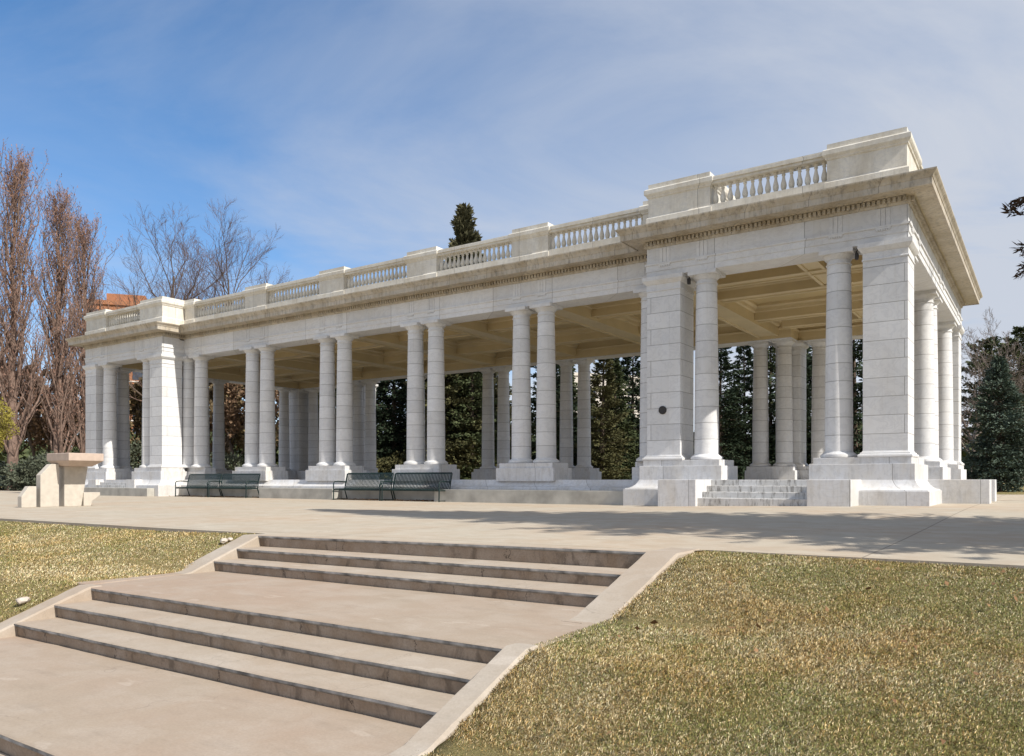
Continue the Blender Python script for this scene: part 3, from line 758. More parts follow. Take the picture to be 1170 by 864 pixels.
# ---------------------------------------------------------------- benches
def bench(x0, x1, yb, label):
    xc = (x0 + x1) / 2; zg = plaza_z(xc, yb - 0.3); L = x1 - x0
    t_ = tag(empty('park_bench', (xc, yb, zg)), label, 'bench', 'green slatted benches along the colonnade')
    sl = MB(); n = int(L / 0.066)
    curve = [(-0.63, 0.35), (-0.645, 0.385), (-0.62, 0.415), (-0.55, 0.42), (-0.30, 0.40), (-0.20, 0.405), (-0.13, 0.45), (-0.07, 0.60), (0.0, 0.88), (0.02, 0.955), (0.05, 0.985), (0.075, 0.965)]
    for k in range(n + 1):
        x = -L / 2 + 0.05 + (L - 0.10) * k / n
        for (ya, za), (yb_, zb_) in zip(curve[:-1], curve[1:]):
            dv = Vector((0, yb_ - ya, zb_ - za)).normalized(); nv = Vector((0, -dv.z, dv.y)) * 0.004
            sl.add([(x - .019, ya - nv.y, za - nv.z), (x + .019, ya - nv.y, za - nv.z), (x + .019, yb_ - nv.y, zb_ - nv.z), (x - .019, yb_ - nv.y, zb_ - nv.z),
                    (x - .019, ya + nv.y, za + nv.z), (x + .019, ya + nv.y, za + nv.z), (x + .019, yb_ + nv.y, zb_ + nv.z), (x - .019, yb_ + nv.y, zb_ + nv.z)],
                   [(0, 1, 2, 3), (7, 6, 5, 4), (0, 3, 7, 4), (1, 5, 6, 2)])
    sl.build('slats', M['green_metal'], t_)
    rl = MB()
    for y, z in ((-0.625, 0.37), (-0.17, 0.385), (0.03, 0.945)): rl.tube([(-L / 2, y, z), (L / 2, y, z)], 0.020, 8)
    rl.build('seat_rail', M['green_metal'], t_, smooth=0.8)
    for s in (-1, 1):
        e_ = MB(); x = s * L / 2
        e_.tube([(x, -0.66, 0.0), (x, -0.65, 0.30), (x, -0.655, 0.60), (x, -0.60, 0.665), (x, -0.40, 0.675), (x, -0.05, 0.655)], 0.022, 8)
        e_.tube([(x, 0.03, 0.0), (x, -0.10, 0.36), (x, -0.06, 0.62), (x, 0.03, 0.95)], 0.022, 8)
        e_.tube([(x, -0.655, 0.37), (x, -0.11, 0.37)], 0.020, 8); e_.tube([(x, -0.66, 0.03), (x, 0.02, 0.03)], 0.014, 6)
        e_.build('end_frame', M['green_metal'], t_, smooth=0.8)
    return t_
YBN = 20.64
bench(-31.25, -28.98, YBN, 'green slatted bench nearest the square pier of the far pavilion')
bench(-28.88, -26.45, YBN, 'green slatted bench beside the left end of the short concrete ledge')
bench(-21.45, -19.15, YBN, 'green slatted bench just past the right end of the short concrete ledge')
bench(-19.05, -16.50, YBN, 'green slatted bench at the left end of the long concrete ledge')
fx, fy = at(3, 52)
fb = bench(fx - 1, fx + 1, fy, 'small pale bench far off under the tall bare poplar')
fb['group'] = ''; del fb['group']; fb.location.z = terrain_z(fx, fy) + 0.04; fb.rotation_euler.z = R(60)

# leaf litter along the recesses
rng = np.random.default_rng(5)
def litter(name, boxes, n, size, mtl, zf):
    V, F = [], []
    for x0, x1, y0, y1 in boxes:
        m = n
        for _ in range(m):
            x = rng.uniform(x0, x1); y = y1 - abs(rng.normal(0, (y1 - y0) * 0.45)); 
            if y < y0: continue
            a = rng.uniform(0, 6.28); s = size * rng.uniform(0.6, 1.4); z = zf(x, y) + rng.uniform(0.004, 0.03)
            o = len(V); c, d = math.cos(a) * s, math.sin(a) * s
            t1, t2 = rng.uniform(-0.02, 0.03, 2)
            V += [(x - c, y - d, z), (x + d * 0.5, y - c * 0.5, z + t1), (x + c, y + d, z + t2 * .3), (x - d * 0.5, y + c * 0.5, z + t2)]; F += [(o, o + 1, o + 2, o + 3)]
    o = obj(name, fast_mesh(name, V, F, mtl)); o['kind'] = 'stuff'; return o
litter('leaf_litter', [(-32.1, -26.1, 20.15, 20.74), (-21.8, -17.0, 20.15, 20.74)], 420, 0.045, M['fallen'], plaza_z)

# ---------------------------------------------------------------- stone sundial table
sx_, sy_ = -22.3, 10.9; sz = plaza_z(sx_, sy_)
mon = tag(empty('stone_monument', (sx_, sy_, sz)), 'pale stone slab table on a pillar with stepped upright slabs on the plaza', 'monument')
def mpart(mb, name, m): o = mb.build(name, M[m], mon, bevel=0.012); o.matrix_parent_inverse = Matrix.Translation((-sx_, -sy_, 0)); return o
X1 = -22.27
mpart(MB().prism([(9.83, 0.0), (10.20, 0.0), (10.20, 0.56), (10.01, 0.56), (9.83, 0.29)], 'x', X1 - 0.22, X1), 'upright_slab', 'sandstone')
mpart(MB().prism([(10.30, 0.0), (10.78, 0.0), (10.78, 1.16), (10.57, 1.16), (10.30, 0.86)], 'x', X1 - 0.24, X1), 'upright_slab', 'sandstone')
mpart(MB().prism([(10.92, 0.0), (11.38, 0.0), (11.56, 1.10), (10.92, 1.10)], 'x', X1 - 0.36, X1), 'pillar', 'sandstone')
mpart(MB().prism([(11.42, 0.0), (11.62, 0.0), (11.66, 0.14), (11.88, 0.30), (11.88, 0.38), (11.42, 0.38)], 'x', X1 - 0.30, X1 + 0.05), 'bracket_slab', 'sandstone')
tb = MB()
a0, a1, b0, b1 = -22.75, -21.55, 10.68, 11.62
rows = [((a0 + 0.22, a1 - 0.30, b0 + 0.16, b1 - 0.16), 1.10), ((a0, a1, b0, b1), 1.25), ((a0, a1, b0, b1), 1.44), ((a0 + 0.01, a1 - 0.01, b0 + 0.01, b1 - 0.01), 1.455)]
vs = []
for (p0, p1, q0, q1), z in rows: vs += [(p0, q0, z), (p1, q0, z), (p1, q1, z), (p0, q1, z)]
fs = [(3, 2, 1, 0), (12, 13, 14, 15)] + [(r * 4 + k, r * 4 + (k + 1) % 4, r * 4 + 4 + (k + 1) % 4, r * 4 + 4 + k) for r in range(3) for k in range(4)]
mpart(tb.add(vs, fs), 'table_slab', 'sandstone_pink')

# ---------------------------------------------------------------- grass blades on the two lawns
def lawn_np(x, y):
    a = np.interp(y, [p[0] for p in PROF], [p[1] for p in PROF]); b = np.interp(y, [-12, 0, 7.45], [-1.3, -1.12, -0.10])
    d = np.maximum(0, np.maximum(x + 2.75, -8.7 - x)); t = np.clip((d - 0.15) / 2.05, 0, 1)
    return a + (b - a) * t * t * (3 - 2 * t) - 0.012
def grass(name, n, xr, yr, seed, size):
    g = np.random.default_rng(seed)
    x = g.uniform(*xr, n); y = g.uniform(*yr, n)
    d = -x * math.sin(THETA) + y * math.cos(THETA); l = x * math.cos(THETA) + y * math.sin(THETA)
    rat = np.abs(l / np.maximum(d, 0.1))
    ok = (d > 1.3) & ((rat < 0.74) | (g.uniform(0, 1, n) < 0.30) & (rat < 1.6)) & (g.uniform(0, 1, n) < np.clip((5.0 / np.maximum(d, 0.1)) ** 1.3, 0.16, 1))
    x, y, d = x[ok], y[ok], d[ok]
    z = lawn_np(x, y)
    m = len(x)
    patch = 0.5 + 0.20 * np.sin(0.8 * x + 0.9 * y + 1.5 * np.sin(0.7 * y)) + 0.27 * np.sin(x * 1.7 + 1.3 * np.sin(y * 2.1) + seed) + 0.27 * np.sin(y * 2.6 + 1.6 * np.sin(x * 1.3 + 2)) + 0.22 * np.sin(5.3 * x + 2.2 * np.sin(4.1 * y)) + 0.15 * np.sin(11 * x - 9 * y + 3 * np.sin(6 * y))
    h = g.uniform(0.011, 0.030, m) * (0.85 + 0.3 * patch) * size; wd = g.uniform(0.0009, 0.0021, m) * (0.6 + d / 8) * size
    az = g.uniform(0, 2 * math.pi, m); lean = g.uniform(0.55, 1.72, m)
    dx, dy = np.cos(az), np.sin(az)
    up = h * np.cos(lean * 0.85); off = h * np.sin(lean * 0.85)
    V = np.empty((m, 4, 3), np.float32)
    pxv, pyv = -dy * wd, dx * wd
    V[:, 0] = np.stack([x - pxv, y - pyv, z - 0.004], 1); V[:, 1] = np.stack([x + pxv, y + pyv, z - 0.004], 1)
    V[:, 2] = np.stack([x + dx * off * 0.45 + pxv * .8, y + dy * off * 0.45 + pyv * .8, z + up * 0.62], 1)
    V[:, 3] = np.stack([x + dx * off, y + dy * off, z + up], 1)
    base = np.arange(m)[:, None] * 4
    F = np.concatenate([base + np.array([[0, 1, 2]]), base + np.array([[0, 2, 3]])], 0)
    green = np.array([0.265, 0.275, 0.105]); straw = np.array([0.70, 0.60, 0.395]); tan = np.array([0.55, 0.40, 0.18]); brown = np.array([0.25, 0.175, 0.085])
    k = g.uniform(0, 1, m)[:, None]; pt = np.clip(patch, 0, 1)[:, None]
    pg = 0.62 - 0.50 * pt; ps = pg + 0.20 + 0.26 * pt; pb = ps + 0.10 + 0.06 * pt
    C = np.clip(np.where(k < pg, green, np.where(k < ps, straw, np.where(k < pb, brown, tan))) * g.uniform(0.55, 1.35, (m, 1)), 0, 0.85)
    rusty = np.clip(0.5 + 0.6 * np.sin(1.9 * x + 2.0 * np.sin(1.6 * y + 1)) * np.sin(2.3 * y + 1.2 * np.sin(2.9 * x)) + 0.35 * np.sin(7.3 * x + 5.1 * y) * np.sin(6.1 * y - 3.7 * x), 0, 1)[:, None] ** 1.5
    C = C * (1 - rusty * np.array([0.03, 0.11, 0.24]))
    clump = np.sin(23 * x + 3 * np.sin(17 * y)) * np.sin(21 * y + 2.5 * np.sin(19 * x)) + 0.6 * np.sin(41 * x - 13 * y) * np.sin(37 * y + 9 * x)
    C = C * (1 - 0.38 * np.clip(clump - 0.25, 0, 1))[:, None]
    C4 = np.ones((m, 4, 4), np.float32); C4[:, :, :3] = C[:, None, :]
    o = obj(name, fast_mesh(name, V.reshape(-1, 3), F, M['grass'], C4.reshape(-1, 4)))
    o['kind'] = 'stuff'; return o
grass('grass', 1900000, (-2.86, 9.0), (0.6, 7.44), 11, 1.0)
grass('grass', 1300000, (-23, -8.62), (0.8, 6.89), 12, 1.15)
litter('fallen_leaves', [(-2.5, 4.5, 1.6, 7.2)], 190, 0.026, M['fallen'], lambda x, y: lawn_z(x, y) + 0.03)

def stone(u, d, r, label, seed):
    rnd = random.Random(seed); x, y = at(u, d); bm = bmesh.new(); bmesh.ops.create_icosphere(bm, subdivisions=2, radius=r)
    for v in bm.verts: v.co = Vector((v.co.x * 1.3, v.co.y, v.co.z * 0.7)) * (1 + rnd.uniform(-0.18, 0.18))
    me = bpy.data.meshes.new('stone'); bm.to_mesh(me); bm.free(); me.materials.append(M['pebble'])
    o = obj('stone', me, None, (x, y, lawn_z(x, y) + r * 0.5 + 0.015)); o.rotation_euler.z = rnd.uniform(0, 3); return o
def on_lawn(u, v):
    for k in range(400):
        d = 3 + k * 0.03; x, y = at(u, d)
        if Y0 + FPX * (EYE - lawn_z(x, y)) / d <= v: return d
    return 10
tag(stone(26, on_lawn(26, 692), 0.055, '', 4), 'single pale stone lying on the left lawn beside the lower flight of steps', 'stone')
d_ = on_lawn(259, 621)
st_ = stone(256, d_, 0.055, '', 7); tag(st_, 'larger white stone of the pair on the grass by the top step', 'stone')
st_ = stone(263, d_ + 0.05, 0.038, '', 8); tag(st_, 'smaller white stone of the pair on the grass by the top step', 'stone')


# ---------------------------------------------------------------- trees
def tubes_mesh(name, segs, material, nside=4):
    """segs: list of (p0, p1, r0, r1)"""
    P0 = np.array([s[0] for s in segs]); P1 = np.array([s[1] for s in segs]); R0 = np.array([s[2] for s in segs]); R1 = np.array([s[3] for s in segs])
    D = P1 - P0; D /= np.maximum(np.linalg.norm(D, axis=1, keepdims=True), 1e-9)
    ref = np.where(np.abs(D[:, 2:3]) > 0.9, np.array([[1.0, 0, 0]]), np.array([[0, 0, 1.0]]))
    A = np.cross(D, ref); A /= np.linalg.norm(A, axis=1, keepdims=True); B = np.cross(D, A)
    V = np.empty((len(segs), 2 * nside, 3))
    for k in range(nside):
        c, s = math.cos(2 * math.pi * k / nside), math.sin(2 * math.pi * k / nside)
        V[:, k] = P0 + (A * c + B * s) * R0[:, None]; V[:, nside + k] = P1 + (A * c + B * s) * R1[:, None]
    base = np.arange(len(segs))[:, None] * 2 * nside
    F = np.concatenate([base + np.array([[k, (k + 1) % nside, nside + (k + 1) % nside, nside + k]]) for k in range(nside)], 0)
    return fast_mesh(name, V.reshape(-1, 3), F, material)

def leaf_mesh(name, pos, dirs, length, width, material, g):
    m = len(pos); pos = np.asarray(pos); dirs = np.asarray(dirs); dirs = dirs / np.maximum(np.linalg.norm(dirs, axis=1, keepdims=True), 1e-9)
    r = g.normal(size=(m, 3)); side = np.cross(dirs, r); side /= np.maximum(np.linalg.norm(side, axis=1, keepdims=True), 1e-9)
    L = (length * g.uniform(0.6, 1.4, m))[:, None]; W = (width * g.uniform(0.6, 1.4, m))[:, None]
    V = np.stack([pos - side * W * 0.3, pos + dirs * L * 0.45 + side * W, pos + dirs * L, pos + dirs * L * 0.5 - side * W], 1)
    base = np.arange(m)[:, None] * 4
    return fast_mesh(name, V.reshape(-1, 3), base + np.array([[0, 1, 2, 3]]), material)

def conifer_data(H, Rad, seed, nbr=150, per=40, clear=0.04, leaf=0.22, droop=0.25, mtl='needle_dark', shape=0.85, nside=5, up=0.0, boughs=(), fine=False):
    g = np.random.default_rng(seed); segs = []; pos = []; dr = []
    z0 = H * clear
    lean = g.normal(0, 0.01, 2)
    K = 8
    def ax(z): return np.array([lean[0] * z, lean[1] * z, z])
    for k in range(K):
        a, b = H * k / K, H * (k + 1) / K
        segs.append((ax(a) - (np.array([0, 0, 0.3]) if k == 0 else 0), ax(b), 0.018 * H * (1 - a / H) + 0.02, 0.018 * H * (1 - b / H) + 0.012))
    lump = g.uniform(0, 6.28, 3)
    for i in range(nbr + len(boughs)):
        f = (min(i, nbr - 1) + g.uniform(0, 1)) / nbr; f = f ** 1.15
        z = z0 + (H - z0) * f * 0.985
        az = g.uniform(0, 2 * math.pi)
        prof = (1 - f) ** shape * (0.75 + 0.25 * min(1, f / 0.12))
        L = Rad * prof * g.uniform(0.62, 1.12) * (1 + 0.16 * math.sin(2 * az + lump[0]) + 0.14 * math.sin(9 * f + lump[1] + az)) + 0.10
        if i >= nbr: z, az, L = boughs[i - nbr]; f = 0.15
        rise = up + (0.5 * f - droop) + g.normal(0, 0.08)
        d = np.array([math.cos(az), math.sin(az), rise]); d /= np.linalg.norm(d)
        p0 = ax(z); mid = p0 + d * L * 0.55; tip = p0 + d * L + np.array([0, 0, 0.10 * L * (1 if f > 0.4 else 0.4)])
        rb = 0.012 + 0.010 * L
        segs.append((p0, mid, rb, rb * 0.6)); segs.append((mid, tip, rb * 0.6, 0.006))
        if fine:
            sideways = np.array([-d[1], d[0], 0.0])
            for q_ in range(22):
                t_ = g.uniform(0.15, 1.0); o_ = p0 + (tip - p0) * t_
                e_ = d * 0.75 + sideways * g.choice([-1, 1]) * g.uniform(0.35, 1.0) + np.array([0, 0, g.normal(-0.05, 0.22)]); e_ /= np.linalg.norm(e_)
                l_ = (0.16 + 0.30 * L * (1 - t_)) * g.uniform(0.6, 1.2); p1_ = o_ + e_ * l_
                segs.append((o_, p1_, 0.010, 0.004))
                m_ = int(22 + 120 * l_); tt = g.uniform(0, 1.05, m_)
                pos.append(o_ + e_ * (l_ * tt)[:, None] + g.normal(0, 0.018, (m_, 3))); dr.append(e_ * 0.9 + g.normal(0, 0.55, (m_, 3)))
            continue
        n = max(5, int(per * (0.25 + 0.75 * L / Rad)))
        t = g.uniform(0.10, 1.0, n) ** 0.75
        base = p0[None] + (tip - p0)[None] * t[:, None]
        spread = 0.19 * L * (1 - 0.55 * t) + leaf * 0.25
        sideways = np.array([-d[1], d[0], 0.0])
        w_ = g.normal(0, 1, n) * spread
        q = base + sideways[None] * w_[:, None] + np.stack([np.zeros(n), np.zeros(n), g.normal(-0.02, 0.30, n) * spread - 0.10 * np.abs(w_)], 1)
        pos.append(q)
        dd = d[None] * 0.8 + sideways[None] * (np.sign(w_) * g.uniform(0.1, 1.0, n))[:, None] + g.normal(0, 0.28, (n, 3)); dr.append(dd)
    pos = np.concatenate(pos); dr = np.concatenate(dr)
    crown = leaf_mesh('crown', pos, dr, leaf * 1.25, leaf * (0.13 if fine else 0.30), M[mtl], g)
    return tubes_mesh('trunk', segs, M['bark'], nside), crown

def bare_data(H, seed, spread=0.5, fast=False, levels=4, twig_mtl='bark', leaf=None, leafn=0, leafsize=0.12, trunk_r=None, fork=0.28, kids=(5, 5, 4, 4), bark='bark', leaves_from=3):
    """recursive bare tree: trunk + limbs in one mesh, twigs (+ dry leaves) in another"""
    g = np.random.default_rng(seed); big, small = [], []; lp, ld = [], []
    tr = trunk_r or 0.014 * H + 0.05
    def branch(p, d, L, r, lev):
        n = 5 if lev <= 1 else (4 if lev == 2 else 3)
        pts = [p]; dirs = [d]
        for k in range(n):
            bend = 0.10 if lev == 0 else 0.17
            upw = (0.14 if fast else 0.07) if lev > 0 else 0.03
            d = d + g.normal(0, bend, 3) + np.array([0, 0, upw]); d = d / np.linalg.norm(d)
            p = p + d * L / n; pts.append(p); dirs.append(d)
        for k in range(n):
            r0 = r * (1 - 0.75 * k / n); r1 = r * (1 - 0.75 * (k + 1) / n)
            (big if lev <= 1 else small).append((pts[k], pts[k + 1], r0, r1))
        if leaf and lev >= leaves_from:
            for k in range(1, n + 1):
                for _ in range(leafn): lp.append(pts[k] + g.normal(0, 0.10 * L + 0.03, 3)); ld.append(dirs[k] + g.normal(0, 0.8, 3))
        if lev >= levels: return
        nk = kids[lev]
        for i in range(nk):
            f = fork + (1 - fork) * (i + g.uniform(0.1, 0.9)) / nk if lev == 0 else 0.22 + 0.78 * (i + g.uniform(0.1, 0.9)) / nk
            k = min(n - 1, int(f * n)); q = pts[k] + (pts[k + 1] - pts[k]) * (f * n - k)
            az = g.uniform(0, 6.28); dd = dirs[k + 1]
            ref = np.array([1.0, 0, 0]) if abs(dd[2]) > 0.8 else np.array([0, 0, 1.0])
            a = np.cross(dd, ref); a /= np.linalg.norm(a); b = np.cross(dd, a)
            ang = (spread * (0.75 + 0.5 * g.uniform())) * (1 if not fast else (0.75 if lev == 0 else 0.85))
            nd = dd * math.cos(ang) + (a * math.cos(az) + b * math.sin(az)) * math.sin(ang)
            if not fast: nd[2] = nd[2] * 0.9 + 0.10
            nd /= np.linalg.norm(nd)
            sh = (1.0 - 0.55 * f) if lev == 0 else (1.0 - 0.45 * f)
            LL = L * g.uniform(0.48, 0.68) * sh * (1.0 if lev else (1.05 if not fast else 1.0))
            branch(q, nd, LL, max(0.011, r * (1 - 0.75 * f) * 0.6), lev + 1)
    branch(np.array([0, 0, -0.2]), np.array([0, 0, 1.0]), H * 0.93, tr, 0)
    trunk = tubes_mesh('trunk', big, M[bark], 6)
    tw = tubes_mesh('twigs', small, M[twig_mtl], 3)
    lf = leaf_mesh('leaves', lp, ld, leafsize, leafsize * 0.38, M[leaf], g) if leaf and lp else None
    return trunk, tw, lf

def conifer(name, data, x, y, s, label, rz=0.0, group=None, cat='conifer', sz=None, z=None):
    t_ = tag(empty(name, (x, y, terrain_z(x, y) if z is None else z), rz), label, cat, group)
    t_.scale = (s, s, sz or s)
    obj('trunk', data[0], t_); obj('crown', data[1], t_); return t_
def bare(name, data, x, y, s, label, rz=0.0, group=None, cat='tree', sz=None):
    t_ = tag(empty(name, (x, y, terrain_z(x, y)), rz), label, cat, group); t_.scale = (s, s, sz or s)
    obj('trunk', data[0], t_); obj('twigs' if not data[2] else 'crown', data[1], t_)
    if data[2]: obj('leaves', data[2], t_)
    return t_

# poplars at the left
def poplar_data(H, seed, width=1.9, nb=62):
    """fastigiate crown: many steep branches that hug the trunk, each with upright side shoots and fine reddish twigs"""
    g = np.random.default_rng(seed); big, small, lp, ld = [], [], [], []
    pts = [np.array([0, 0, -0.3])]
    for k in range(10): pts.append(np.array([g.normal(0, 0.06) * (k > 1), g.normal(0, 0.06) * (k > 1), H * 0.97 * (k + 1) / 10]))
    def ax(f): i = min(9, int(f * 10)); return pts[i] + (pts[i + 1] - pts[i]) * (f * 10 - i)
    for k in range(10): big.append((pts[k], pts[k + 1], 0.40 * (1 - 0.093 * k) ** 1.2 + 0.01, 0.40 * (1 - 0.093 * (k + 1)) ** 1.2 + 0.01))
    def shoot(p, d, L, r, lev):
        n = 6 if lev == 1 else (4 if lev == 2 else 3); q = [p]
        for k in range(n):
            d = d + g.normal(0, 0.09 + 0.03 * lev, 3); d[2] += 0.34; d /= np.linalg.norm(d); p = p + d * L / n; q.append(p)
            (big if lev == 1 else small).append((q[k], q[k + 1], r * (1 - 0.8 * k / n), r * (1 - 0.8 * (k + 1) / n)))
        if lev == 3:
            for k in range(1, n + 1):
                lp.append(q[k]); ld.append(d + g.normal(0, 0.40, 3))
            return
        for i in range(10 if lev == 1 else 5):
            f = 0.15 + 0.85 * (i + g.uniform()) / (10 if lev == 1 else 5); k = min(n - 1, int(f * n)); o = q[k] + (q[k + 1] - q[k]) * (f * n - k)
            a = g.uniform(0, 6.28); nd = np.array([math.cos(a), math.sin(a), 0.75 + 0.5 * g.uniform()]); nd /= np.linalg.norm(nd)
            shoot(o, nd, L * g.uniform(0.26, 0.48) * (1 - 0.35 * f), max(0.007, r * 0.36), lev + 1)
    for i in range(nb):
        f = 0.06 + 0.88 * (i + g.uniform()) / nb; a = i * 2.4 + g.normal(0, 0.3)
        env = width * (0.55 + 0.45 * math.sin(min(1, f / 0.35) * 1.57)) * (1 - f) ** 0.45
        L = min(H * (1.02 - f), H * g.uniform(0.20, 0.34)) 
        ang = min(1.1, env / L * 2.1); d = np.array([math.cos(a) * math.sin(ang), math.sin(a) * math.sin(ang), math.cos(ang)])
        shoot(ax(f), d, L, 0.10 * (1 - f) + 0.025, 1)
    return tubes_mesh('trunk', big, M['bark_red'], 5), tubes_mesh('twigs', small, M['bark_red'], 3), leaf_mesh('leaves', lp, ld, 0.22, 0.022, M['leaf_red'], g)
pop1 = poplar_data(22.6, 21, 1.9); pop2 = poplar_data(21.6, 22, 1.7)
for u, d, s, dat, rz, lab in ((15, 54, 1.0, pop1, 0.0, 'tall bare reddish poplar with a thick trunk at the far left'),
                         (66, 58, 1.0, pop2, 1.0, 'tall bare reddish poplar, slimmer, standing right of the thick trunked one'),
                         (97, 61, 0.92, pop1, 2.4, 'shorter bare poplar partly hidden by the left end of the pavilion')):
    bare('poplar_tree', dat, *at(u, d), s, lab, rz, 'bare poplars beyond the plaza')
# two spreading bare trees above the roofline
br1 = bare_data(24, 31, 0.50, False, 4, 'bark_mid', None, 0, 0.1, 0.30, 0.26, (17, 9, 7, 4), 'bark')
br2 = bare_data(24, 38, 0.50, False, 4, 'bark_mid', None, 0, 0.1, 0.30, 0.26, (17, 9, 7, 4), 'bark')
bare('bare_tree', br1, *at(192, 66), 0.86, 'bare spreading tree rising left over the far pavilion roof', 0.3, 'bare trees above the roofline')
bare('bare_tree', br2, *at(256, 68), 0.87, 'bare spreading tree rising over the balustrade near the far end', 1.7, 'bare trees above the roofline')
# brown-leaved thickets behind the left end
th1 = bare_data(8.0, 41, 0.75, False, 4, 'bark', 'leaf_brown', 3, 0.22, 0.16, 0.10, (8, 6, 4, 3), 'bark', 2)
th2 = bare_data(7.0, 42, 0.85, False, 4, 'bark', 'leaf_tan', 3, 0.22, 0.15, 0.08, (8, 6, 4, 3), 'bark', 2)
for u, d, s, dat, rz, lab in ((42, 64, 1.15, th1, 0, 'dense brown-leaved tree between the two nearest poplar trunks'), (78, 66, 1.1, th1, 2, 'dense brown-leaved tree behind the stone monument'),
                         (12, 68, 1.1, th1, 4, 'brown-leaved tree behind the thick poplar trunk at the far left'), (150, 52, 1.0, th2, 1, 'tan twiggy tree seen through the opening of the far pavilion'),
                         (252, 50, 0.95, th1, 3, 'brown twiggy tree seen above the first pair of benches'),
                         (272, 54, 1.1, th2, 4.4, 'tan twiggy tree seen behind the first bench pair, further back'), (332, 50, 1.05, th2, 2.1, 'tan twiggy tree seen between the second and third column pairs'), (348, 60, 1.2, th1, 0.5, 'brown twiggy tree far behind the third column pair')):
    x, y, k = beyond(u, d) if u > 130 else (*at(u, d), 1)
    bare('thicket_tree', dat, x, y, s * k, lab, rz, 'brown trees behind the far end')
# shrubs
def shrub_data(H, Rad, seed, mtl, n=4500, leaf=0.16):
    g = np.random.default_rng(seed); v = g.normal(size=(n, 3)); v /= np.linalg.norm(v, axis=1, keepdims=True)
    r = g.uniform(0.35, 1, n) ** 0.5 * (1 + 0.22 * np.sin(4 * v[:, 0] + 3 * v[:, 1] + seed) + 0.2 * np.sin(7 * v[:, 2] + 5 * v[:, 1]))
    p = v * r[:, None] * np.array([Rad, Rad, H * 0.5]) + np.array([0, 0, H * 0.5])
    crown = leaf_mesh('crown', p, v + g.normal(0, 0.7, (n, 3)), leaf, leaf * 0.4, M[mtl], g)
    segs = [(np.array([0, 0, -0.1]), np.array([0.1 * math.cos(a), 0.1 * math.sin(a), H * 0.1]) * np.array([Rad * 6, Rad * 6, 5]), 0.05, 0.02) for a in (0.3, 1.5, 2.8, 4.1, 5.3)]
    return tubes_mesh('trunk', segs, M['bark'], 5), crown
shr = shrub_data(1.9, 1.5, 51, 'leaf_shrub'); shy = shrub_data(4.5, 2.0, 52, 'leaf_yellow')
for u, d, s, lab in ((36, 52, 1.0, 'grey-green shrub just right of the thick poplar trunk'), (58, 53, 1.15, 'grey-green shrub right behind the tall upright slab of the monument'), (2, 55, 0.9, 'grey-green shrub left of the thick poplar trunk'),
                     (88, 55, 1.0, 'grey-green shrub behind the monument pillar')):
    conifer('shrub', shr, *at(u, d), s, lab, u, 'grey-green shrubs under the poplars', 'shrub')
for u, d, s, z_, lab in ((-9, 47, 0.62, 2.6, 'yellow-green leafy tree at the left edge of the view'),):
    x, y = at(u, d); c_ = conifer('yellow_tree', shy, x, y, s, lab, 0, None, 'tree', z=terrain_z(x, y) + 2.7)
    o = obj('trunk', tubes_mesh('trunk', [(np.array([0, 0, -4.6]), np.array([0, 0, 1.6]), 0.16, 0.10)], M['bark'], 6), c_)
for u, d, s, lab in ((150, 46, 1.0, 'olive shrub low in the opening of the far pavilion'), (255, 45, 0.8, 'low green shrub seen over the first bench pair'), (445, 43, 0.75, 'small bright shrub in front of the blackish conifer')):
    conifer('shrub', shrub_data(2.6, 1.4, int(u), 'needle_olive' if u > 300 else 'leaf_shrub', 2500), *beyond(u, d, 37.5)[:2], s * beyond(u, d, 37.5)[2], lab, 0, 'shrubs seen through the colonnade', 'shrub')

